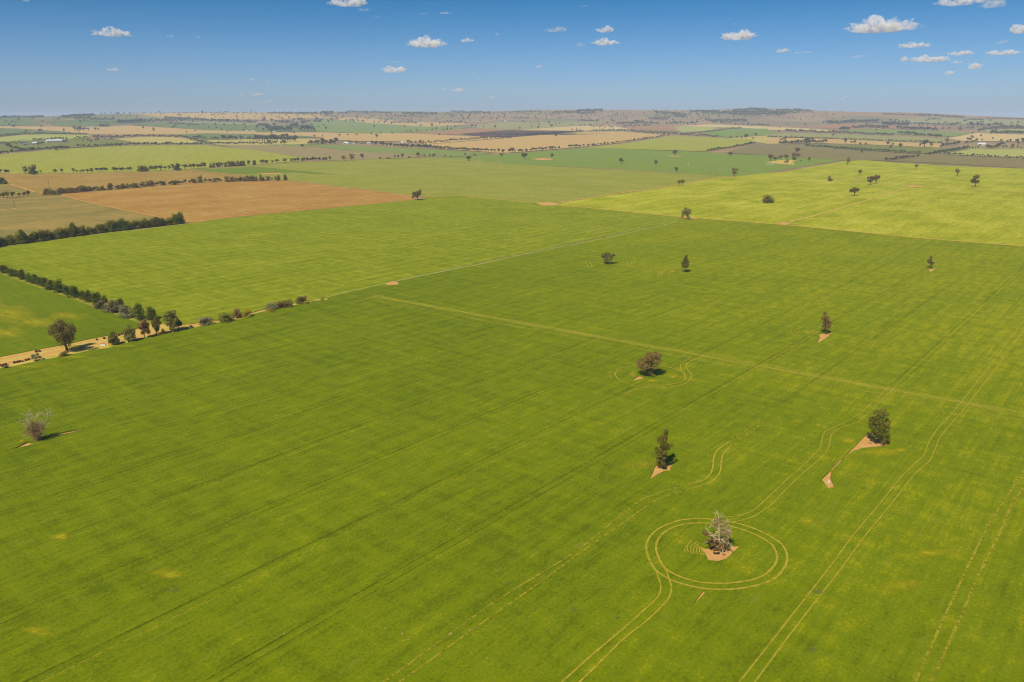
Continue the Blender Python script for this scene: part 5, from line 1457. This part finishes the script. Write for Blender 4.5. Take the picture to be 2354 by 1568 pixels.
hero("gum_tree", "slim grey green roadside gum tree with clear trunk", L6, (1438, 752), [(1440, 625, 30), (1410, 640, 22), (1470, 640, 20), (1435, 668, 34), (1442, 698, 20)], [(1440, 754), (1436, 710), (1436, 670)], 'olive', n=1900, lsize=.34, r0=.28, seed=26)
hero("gum_tree", "forked dark roadside tree, second from the big leaning gum", L6, (1182, 814), [(1180, 698, 34), (1220, 712, 24), (1152, 728, 26), (1200, 750, 34), (1168, 768, 30), (1228, 760, 22)], [(1182, 816), (1180, 785), (1180, 740)], 'gum', n=2600, lsize=.34, r0=.32, bark=BARK_D, seed=27)
hero("gum_tree", "bushy green roadside tree nearest the big leaning gum", L6, (1045, 840), [(1035, 738, 24), (1060, 768, 26), (1018, 778, 24), (1072, 800, 28), (1040, 808, 26), (1065, 820, 16)], [(1045, 842), (1045, 815), (1042, 770)], 'olive', n=2200, lsize=.34, r0=.28, seed=28)
hero("gum_tree", "small sparse grey tree among the hay bales", Z1, (1595, 745), [(1640, 465, 80), (1430, 500, 75), (1560, 560, 80), (1430, 610, 70), (1640, 580, 60)], [(1595, 750), (1590, 690), (1560, 600)], 'grey', n=900, lsize=.26, r0=.14, seed=29)
for fn, x, y, h, lb in ((M8, 1690, 166, 36, "pale bare dead tree, left one in the mid green crop"), (M8, 1955, 209, 32, "thin bare dead tree, right one in the mid green crop"), (R9, 963, 423, 46, "twiggy bare tree beside the close pair in the yellow crop"), (M7, 2290, 137, 52, "sparse twisted dead tree at the left end of the mid green crop")):
    hero("dead_tree", lb, fn, (x, y), [], [(x, y), (x - 1, y - h * .5), (x + 1, y - h * .75)], 'brown', r0=.38, seed=x, bark=DEADWOOD, boughs=False,
         bare=[([(x, y - h * .3), (x - h * .2, y - h * .6), (x - h * .3, y - h * .95)], .2, 2), ([(x, y - h * .35), (x + h * .2, y - h * .6), (x + h * .32, y - h * .9)], .2, 2), ([(x, y - h * .5), (x, y - h * .8), (x + h * .05, y - h)], .2, 2)])

# ------------------------------------------------------------------ hay bales, trough, marker, poles
HAY = plain_mat("weathered_hay", (104, 66, 40), .95, var=.6, scale=3.0)
HAY_END = plain_mat("weathered_hay_end", (124, 82, 52), .95, var=.6, scale=5.0)
bm = bmesh.new()
bmesh.ops.create_cone(bm, cap_ends=False, segments=18, radius1=.72, radius2=.72, depth=1.25)
for v in bm.verts:
    v.co = Vector((v.co.z, v.co.x, v.co.y + .70))
bale_side = bpy.data.meshes.new("bale_side")
bm.to_mesh(bale_side)
bm.free()
bale_ends = []
for sx in (-1, 1):
    bm = bmesh.new()
    for q0, q1, xo in ((.72, .5, .0), (.5, .25, .03), (.25, 0.0, .05)):
        ring = [[bm.verts.new((sx * (.625 + xo + (.025 if q is q1 else 0)), math.cos(a) * q, math.sin(a) * q + .70)) for a in [2 * math.pi * i / 18 for i in range(18)]] for q in (q0, max(q1, .01))]
        for i in range(18):
            bm.faces.new((ring[0][i], ring[0][(i + 1) % 18], ring[1][(i + 1) % 18], ring[1][i]))
    bale_ends.append(bpy.data.meshes.new("bale_end"))
    bm.to_mesh(bale_ends[-1])
    bm.free()
bales = [(Z1, 20, 965), (Z1, 150, 958), (Z1, 265, 935), (Z1, 630, 855), (Z1, 770, 828), (Z1, 885, 805), (Z1, 1145, 742), (Z1, 1265, 718), (Z1, 1600, 362), (Z1, 1740, 345), (Z1, 1760, 618), (Z2, 300, 735), (Z2, 665, 668), (Z2, 1380, 510), (Z2, 1510, 465)]
bales.sort(key=lambda b: b[0](b[1], b[2])[0])
for i, (fn, x, y) in enumerate(bales):
    b = gp(fn(x, y))
    e = empty("hay_bale", (b[0], b[1], b[2] + .03), R(20 + 17 * (i % 5)))
    link("bale_side", bale_side, HAY, e)
    for bale_end in bale_ends:
        link("bale_end", bale_end, HAY_END, e)
    e.scale = (.72, .72, .72)
    tag(e, f"{ordinal(i + 1)} dark round hay bale from the left along the dirt road", "hay bale", "weathered hay bales along the dirt road")


def box(bm, x0, x1, y0, y1, z0, z1):
    v = [bm.verts.new(p) for p in ((x0, y0, z0), (x1, y0, z0), (x1, y1, z0), (x0, y1, z0), (x0, y0, z1), (x1, y0, z1), (x1, y1, z1), (x0, y1, z1))]
    for f in ((3, 2, 1, 0), (4, 5, 6, 7), (0, 1, 5, 4), (1, 2, 6, 5), (2, 3, 7, 6), (3, 0, 4, 7)):
        bm.faces.new([v[i] for i in f])


def part(name, boxes, mat, parent):
    bm = bmesh.new()
    for b in boxes:
        box(bm, *b)
    me = bpy.data.meshes.new(name)
    bm.to_mesh(me)
    bm.free()
    return link(name, me, mat, parent)


WHITE = plain_mat("white_paint", (240, 238, 232), .6, k=.95, var=.1)
GREYP = plain_mat("grey_metal", (96, 92, 88), .6, var=.3)
b = gp(Z2(610, 985))
e = empty("water_trough", (b[0], b[1], b[2] + .03), R(12))
part("basin", [(-1.1, 1.1, -.45, -.37, 0, .62), (-1.1, 1.1, .37, .45, 0, .62), (-1.1, -1.02, -.37, .37, 0, .62), (1.02, 1.1, -.37, .37, 0, .62), (-1.02, 1.02, -.37, .37, 0, .1)], WHITE, e)
part("lid", [(-1.0, 1.14, -.1, .5, .625, .70)], GREYP, e)
tag(e, "small white and grey trough on the roadside grass", "trough")
b = gp(T6(549, 1268))
e = empty("marker_post", (b[0], b[1], b[2] + .01), R(25))
part("post", [(-.24, .24, -.14, .14, 0, 1.05)], WHITE, e)
part("foot", [(-.26, .26, -.19, .19, 0, .08)], GREYP, e)
tag(e, "short white marker post on the small kite shaped soil patch", "post")
b = gp(R9(241, 257))
e = empty("water_tank", (b[0], b[1], b[2] + .1), 0)
part("basin", [(-9, 9, -2, 2, 0, 1.4)], WHITE, e)
part("rim", [(-9.2, 9.2, -2.2, -2.02, 1.3, 1.6), (-9.2, 9.2, 2.02, 2.2, 1.3, 1.6)], GREYP, e)
tag(e, "long white tank in the mid green crop below the tree bank", "tank")
WOODP = plain_mat("pole_timber", (128, 112, 94), .9, var=.4)
for fn, x, y, hpx, lb in ((L5, 748, 160, 46, "power pole in the tan brown fallow left of centre"), (L5, 455, 264, 72, "faint power pole above the left end of the second tree row"), (L5, 205, 92, 52, "power pole in front of the lime crop beside the big trees"), (L5, 135, 446, 56, "power pole on an orange spot in the grey brown fallow")):
    b = gp(fn(x, y))
    hm = hpx / 4 * math.hypot(b[0], b[1]) / FPX
    e = empty("power_pole", tuple(b), R(20))
    pv, pf = tubes([[((0, 0, 0), .26), ((0, 0, hm), .2)]], 8)
    link("pole", mesh_np("pole", pv, pf), WOODP, e)
    part("crossarm", [(-1.3, 1.3, -.1, .1, hm - .9, hm - .68)], WOODP, e)
    tag(e, lb, "power pole", "power poles on the left fields")
sheet("bare_soil_patch", pts(L5, (110, 444), (135, 438), (158, 444), (135, 450)), M['soil_red'], 2.0, "orange spot around a power pole")

# ------------------------------------------------------------------ farm buildings
ROOF_W = plain_mat("pale_iron_roof", (226, 226, 226), .5, var=.12)
ROOF_G = plain_mat("green_grey_roof", (120, 138, 132), .5, var=.2)
ROOF_D = plain_mat("dark_blue_roof", (74, 84, 92), .5, var=.2)
WALL_C = plain_mat("cream_wall", (206, 196, 180), .8, var=.15)
WALL_G = plain_mat("grey_iron_wall", (168, 166, 160), .6, var=.2)
DOOR = plain_mat("dark_door", (60, 54, 50), .7)
GLASS = plain_mat("window_glass", (52, 62, 72), .2)


def shed(name, fn, x0, x1, y, hpx, roof, wall, label, ang=8, cat="shed", ratio=.6, nwin=0):
    s = fn(1, 0)[0] - fn(0, 0)[0]
    b = gp(fn((x0 + x1) / 2, y))
    D = math.hypot(b[0], b[1])
    w = (x1 - x0) * s * D / FPX
    h = hpx * s * D / FPX
    d = w * ratio
    az = math.atan2(b[0], b[1])
    e = empty(name, (b[0], b[1], b[2] - .2), -az + R(ang))
    wh = h * .55
    bm = bmesh.new()
    box(bm, -w / 2, w / 2, -d / 2, d / 2, -1.0, wh)
    me = bpy.data.meshes.new("wall")
    bm.to_mesh(me)
    bm.free()
    link("wall", me, wall, e)
    o, t = .35, .18
    vs = [(-w / 2 - o, -d / 2 - o, wh + .02), (w / 2 + o, -d / 2 - o, wh + .02), (w / 2 + o, d / 2 + o, wh + .02), (-w / 2 - o, d / 2 + o, wh + .02), (-w / 2 + d * .2, 0, h), (w / 2 - d * .2, 0, h)]
    link("roof", mesh_from("roof", vs, [(0, 1, 5, 4), (2, 3, 4, 5), (1, 2, 5), (3, 0, 4), (3, 2, 1, 0)]), roof, e)
    if nwin:
        for i in range(nwin):
            cx = -w / 2 + w * (i + 1) / (nwin + 1)
            part("window", [(cx - w * .04, cx + w * .04, -d / 2 - .06, -d / 2 + .02, wh * .35, wh * .8)], GLASS, e)
    part("door", [(-w * .32 if not nwin else w * .01, -w * .08 if not nwin else w * .06, -d / 2 - .08, -d / 2 + .02, .1, wh * .82)], DOOR, e)
    tag(e, label, cat)


shed("farmhouse", G5, 862, 952, 168, 46, ROOF_W, WALL_C, "white roofed farmhouse, left of the two big pale roofs", 14, "house", .7, 3)
shed("farmhouse", G5, 985, 1130, 162, 44, ROOF_W, WALL_C, "long white roofed farmhouse, right of the two big pale roofs", 6, "house", .5, 4)
shed("machinery_shed", G5, 1155, 1240, 168, 34, ROOF_D, WALL_G, "dark blue roofed shed right of the white farmhouse", 10)
shed("farm_shed", G5, 612, 700, 208, 42, ROOF_W, WALL_G, "pale roofed shed among trees left of the farmhouse", -8)
shed("farm_shed", G5, 440, 540, 218, 38, ROOF_G, WALL_G, "green grey roofed shed at the left of the homestead", 5)
shed("farm_shed", G5, 1966, 2026, 112, 24, ROOF_W, WALL_C, "small white shed beside the striped paddock", 5)
shed("farm_shed", G6, 245, 332, 196, 36, ROOF_W, WALL_C, "largest pale shed in the central gum belt", -12)
shed("farm_shed", G6, 396, 440, 194, 18, ROOF_W, WALL_C, "smallest white shed in the central gum belt", 0)
shed("farm_shed", G6, 670, 746, 194, 26, ROOF_W, WALL_C, "white shed in the central gum belt left of the silos", 5)
shed("farm_shed", G6, 1342, 1382, 176, 24, ROOF_W, WALL_C, "low white shed right of the silos", 5)
shed("farm_shed", F4, 1938, 1992, 404, 20, ROOF_W, WALL_C, "long white shed beside the hedge at the right", -6, ratio=.4)
shed("farm_shed", F1, 830, 858, 235, 8, ROOF_W, WALL_C, "tiny white roof on the far green crop at left", 0)
shed("farm_shed", F1, 2258, 2278, 279, 10, ROOF_W, WALL_C, "left of two tiny white roofs right of the tan hill", 0)
shed("farm_shed", F1, 2308, 2340, 281, 11, ROOF_W, WALL_C, "right of two tiny white roofs right of the tan hill", 0)
shed("farm_shed", F2, 150, 182, 288, 9, ROOF_W, WALL_C, "tiny white shed below the far gum clump", 0)
shed("farm_shed", F2, 2280, 2304, 189, 10, ROOF_W, WALL_C, "tiny white shed on the far pale pasture", 0)
for i, x in enumerate((1298, 1312, 1326)):
    b = gp(G6(x, 176))
    D = math.hypot(b[0], b[1])
    h = 30 * .125 * D / FPX
    r = 6 * .125 * D / FPX
    e = empty("grain_silo", tuple(b))
    pv, pf = tubes([[((0, 0, -.5), r), ((0, 0, h * .75), r)]], 16)
    link("bin", mesh_np("bin", pv, pf), WHITE, e)
    pv, pf = tubes([[((0, 0, h * .75 + .02), r * 1.05), ((0, 0, h), r * .08)]], 16)
    link("roof", mesh_np("roof", pv, pf), ROOF_W, e)
    tag(e, ("left", "middle", "right")[i] + " one of three white grain silos in the central gum belt", "silo", "grain silos")

# ------------------------------------------------------------------ clouds
def cloud_mat(name, dens, scale):
    nt = NT(name)
    p = nt.node("ShaderNodeTexCoord").outputs["Object"]
    n = nt.noise(p, scale, 4, 0.6, .3)
    d = nt.remap(n, .42, .70, 0.0, dens)
    v = nt.node("ShaderNodeVolumePrincipled")
    v.inputs["Color"].default_value = (.98, .98, .98, 1)
    v.inputs["Anisotropy"].default_value = 0.0
    nt.l.new(d, v.inputs["Density"])
    nt.l.new(v.outputs[0], nt.out.inputs["Volume"])
    return nt.m


CL_D = [cloud_mat("cloud_vapour", .026, .014), cloud_mat("thin_cloud_vapour", .010, .010), cloud_mat("far_cloud_vapour", .016, .006)]


def cloud(name, label, centre, w, h, d, mat, seed, rz=0.0):
    rg = random.Random(seed)
    bm = bmesh.new()
    bmesh.ops.create_icosphere(bm, subdivisions=5, radius=1.0)
    puffs = []
    for i in range(14):
        x = rg.uniform(-.86, .86)
        top = (1 - abs(x) ** 1.8) * rg.uniform(.45, 1.0)
        puffs.append((x, rg.uniform(-.7, .7) * math.sqrt(max(.05, 1 - x * x)), top * .6, rg.uniform(.24, .44) * (1.05 - .75 * abs(x) ** 1.4)))
    P = np.array([(q[0] * w / 2, q[1] * d / 2, q[2] * h * .5) for q in puffs])
    Rr = np.array([q[3] * h for q in puffs]) * 1.05
    for v in bm.verts:
        u = np.array(v.co)
        u = u * np.array([w / 2, d / 2, h / 2])
        L = np.linalg.norm(u)
        u = u / L
        b = P @ u
        disc = b * b - ((P ** 2).sum(1) - Rr ** 2)
        t = np.where(disc > 0, b + np.sqrt(np.maximum(disc, 0)), 0).max()
        t = max(t, L * .62)
        t *= 1 + .10 * math.sin(u[0] * 23 + seed) * math.sin(u[2] * 31 + 2 * seed) + .07 * math.sin(u[0] * 57 + u[1] * 41 + seed)
        q = u * t
        q[2] = max(q[2], -h * .2)
        v.co = q
    bmesh.ops.smooth_vert(bm, verts=bm.verts[:], factor=.5, use_axis_x=True, use_axis_y=True, use_axis_z=True)
    me = bpy.data.meshes.new(name)
    bm.to_mesh(me)
    bm.free()
    o = link(name, me, mat)
    o.location = centre
    o.rotation_euler = (0, 0, rz)
    tag(o, label, "cloud", "small fair weather clouds")
    return o


CLOUD_Z = 1400.0
CLOUDS = [(SKL, 515, 158, 160, 38, 0), (SKL, 525, 321, 80, 15, 0), (SKL, 1605, 18, 190, 50, 0), (SKL, 1685, 46, 80, 20, 1), (SKL, 1735, 80, 50, 12, 1), (SKL, 1950, 65, 50, 13, 1), (SKL, 2050, 61, 65, 16, 0), (SKL, 785, 168, 45, 14, 1), (SKL, 912, 172, 30, 14, 1), (SKL, 2145, 188, 70, 22, 0),
          (SKL, 2285, 160, 30, 16, 1), (SKL, 1960, 205, 200, 54, 0), (SKL, 1810, 325, 118, 38, 0), (SKL, 1830, 284, 65, 12, 1), (SKL, 2175, 340, 35, 11, 0), (SKL, 1165, 365, 36, 11, 0), (SKL, 1238, 377, 25, 9, 0), (SKL, 1115, 437, 32, 12, 0), (SKL, 1180, 437, 58, 17, 0), (SKL, 1240, 468, 26, 11, 0),
          (SKL, 1850, 418, 20, 9, 0), (SKL, 1993, 414, 30, 11, 0), (SKL, 2045, 412, 40, 13, 0), (SKL, 2110, 418, 78, 22, 0), (SKL, 2165, 427, 20, 9, 0), (SKL, 2260, 450, 78, 12, 0), (SKL, 685, 463, 30, 9, 1), (SKL, 120, 4, 40, 11, 0),
          (SKR, 200, 140, 120, 30, 1), (SKR, 430, 142, 100, 30, 0), (SKR, 430, 200, 142, 36, 0), (SKR, 315, 208, 50, 20, 1), (SKR, 338, 29, 65, 13, 1), (SKR, 122, 308, 36, 14, 0), (SKR, 18, 424, 25, 12, 0), (SKR, 1045, 172, 168, 52, 0), (SKR, 1020, 112, 30, 11, 1), (SKR, 1240, 236, 70, 22, 0), (SKR, 1330, 243, 120, 13, 1),
          (SKR, 1690, 130, 300, 76, 0), (SKR, 1850, 212, 142, 27, 0), (SKR, 2055, 14, 195, 44, 0), (SKR, 2210, 25, 112, 42, 1), (SKR, 2345, 140, 90, 50, 0), (SKR, 2250, 196, 60, 16, 1), (SKR, 2065, 248, 122, 24, 0), (SKR, 2260, 245, 148, 28, 0), (SKR, 1925, 275, 172, 36, 0), (SKR, 1800, 278, 36, 22, 0), (SKR, 2045, 288, 36, 13, 0),
          (SKR, 2125, 310, 66, 30, 0), (SKR, 2010, 338, 46, 20, 0), (SKR, 1590, 262, 62, 15, 1), (SKR, 1530, 455, 40, 13, 0), (SKR, 1755, 425, 30, 11, 0), (SKR, 1270, 407, 46, 9, 0)]
CLOUDS.sort(key=lambda c: c[0](c[1], c[2])[0])
for i, (fn, x, y, w, h, faint) in enumerate(CLOUDS):
    u, v = fn(x, y)
    dx, dy, dz = (float(c) for c in ray(u, v))
    t = (CLOUD_Z - CAM_H) / dz
    D = t * math.hypot(dx, dy)
    c = (dx * t, dy * t, CLOUD_Z)
    wm, hm = w * .5 * D / FPX, h * .5 * D / FPX
    size = "wide" if w > 110 else ("middling" if w > 55 else "tiny")
    o = cloud("cloud", f"{ordinal(i + 1)} cloud from the left, a {'faint grey' if faint else 'white'} {size} puff in blue sky", c, wm, hm, min(wm, hm * 2.2), CL_D[1] if faint else CL_D[2 if D > 24000 else 0], 500 + i, -math.atan2(c[0], c[1]))
# two more of the same clouds overhead, outside the picture: their shade lies on the far fields
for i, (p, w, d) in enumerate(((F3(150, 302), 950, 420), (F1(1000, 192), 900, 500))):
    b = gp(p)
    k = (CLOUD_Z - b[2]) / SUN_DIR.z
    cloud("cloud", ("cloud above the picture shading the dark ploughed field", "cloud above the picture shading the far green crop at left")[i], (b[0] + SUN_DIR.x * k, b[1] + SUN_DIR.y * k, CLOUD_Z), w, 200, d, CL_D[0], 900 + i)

# ------------------------------------------------------------------ haze
me = bpy.data.meshes.new("haze")
bm = bmesh.new()
box(bm, -41500, 41500, -41500, 41500, -22, 235)
bm.to_mesh(me)
bm.free()
nt = NT("haze_air")
v = nt.node("ShaderNodeVolumePrincipled")
v.inputs["Color"].default_value = (.62, .76, 1.0, 1)
v.inputs["Density"].default_value = 6.0e-5
v.inputs["Anisotropy"].default_value = -0.1
nt.l.new(v.outputs[0], nt.out.inputs["Volume"])
tag(link("haze", me, nt.m), "thin blue haze over the far fields", None, None, "stuff")

# ------------------------------------------------------------------ fallen timber on the bare soil
for fn, a, b, r, lb in ((T5, (1040, 755), (1148, 722), .2, "dark fallen log lying right of the tall slim gum tree"), (Z8, (780, 1270), (850, 1300), .16, "short grey log on the soil below the half dead tree"), (Z8, (900, 1170), (980, 1180), .12, "thin fallen limb right of the half dead tree"), (T6, (1060, 735), (1120, 748), .12, "fallen branch left of the full leafy gum tree")):
    p, q = gp(fn(*a)), gp(fn(*b))
    d = q - p
    rg = random.Random(int(a[0]))
    e = empty("fallen_log", tuple(p))
    main = bend((0, 0, r * .9), d + np.array([0, 0, r]), r, r * .5, rg, 5, .06)
    tv, tf = tubes([main], 7)
    link("log", mesh_np("log", tv, tf), BARK_D, e)
    L = np.linalg.norm(d)
    for k in (.45, .7):
        st = d * k + np.array([0, 0, r])
        tv, tf = tubes([bend(st, st + np.array([rg.uniform(-.4, .4), rg.uniform(-.5, .5), .35]) * L * .35, r * .4, r * .15, rg, 3)], 5)
        link("branch_stub", mesh_np("branch_stub", tv, tf), BARK_D, e)
    tag(e, lb, "log")
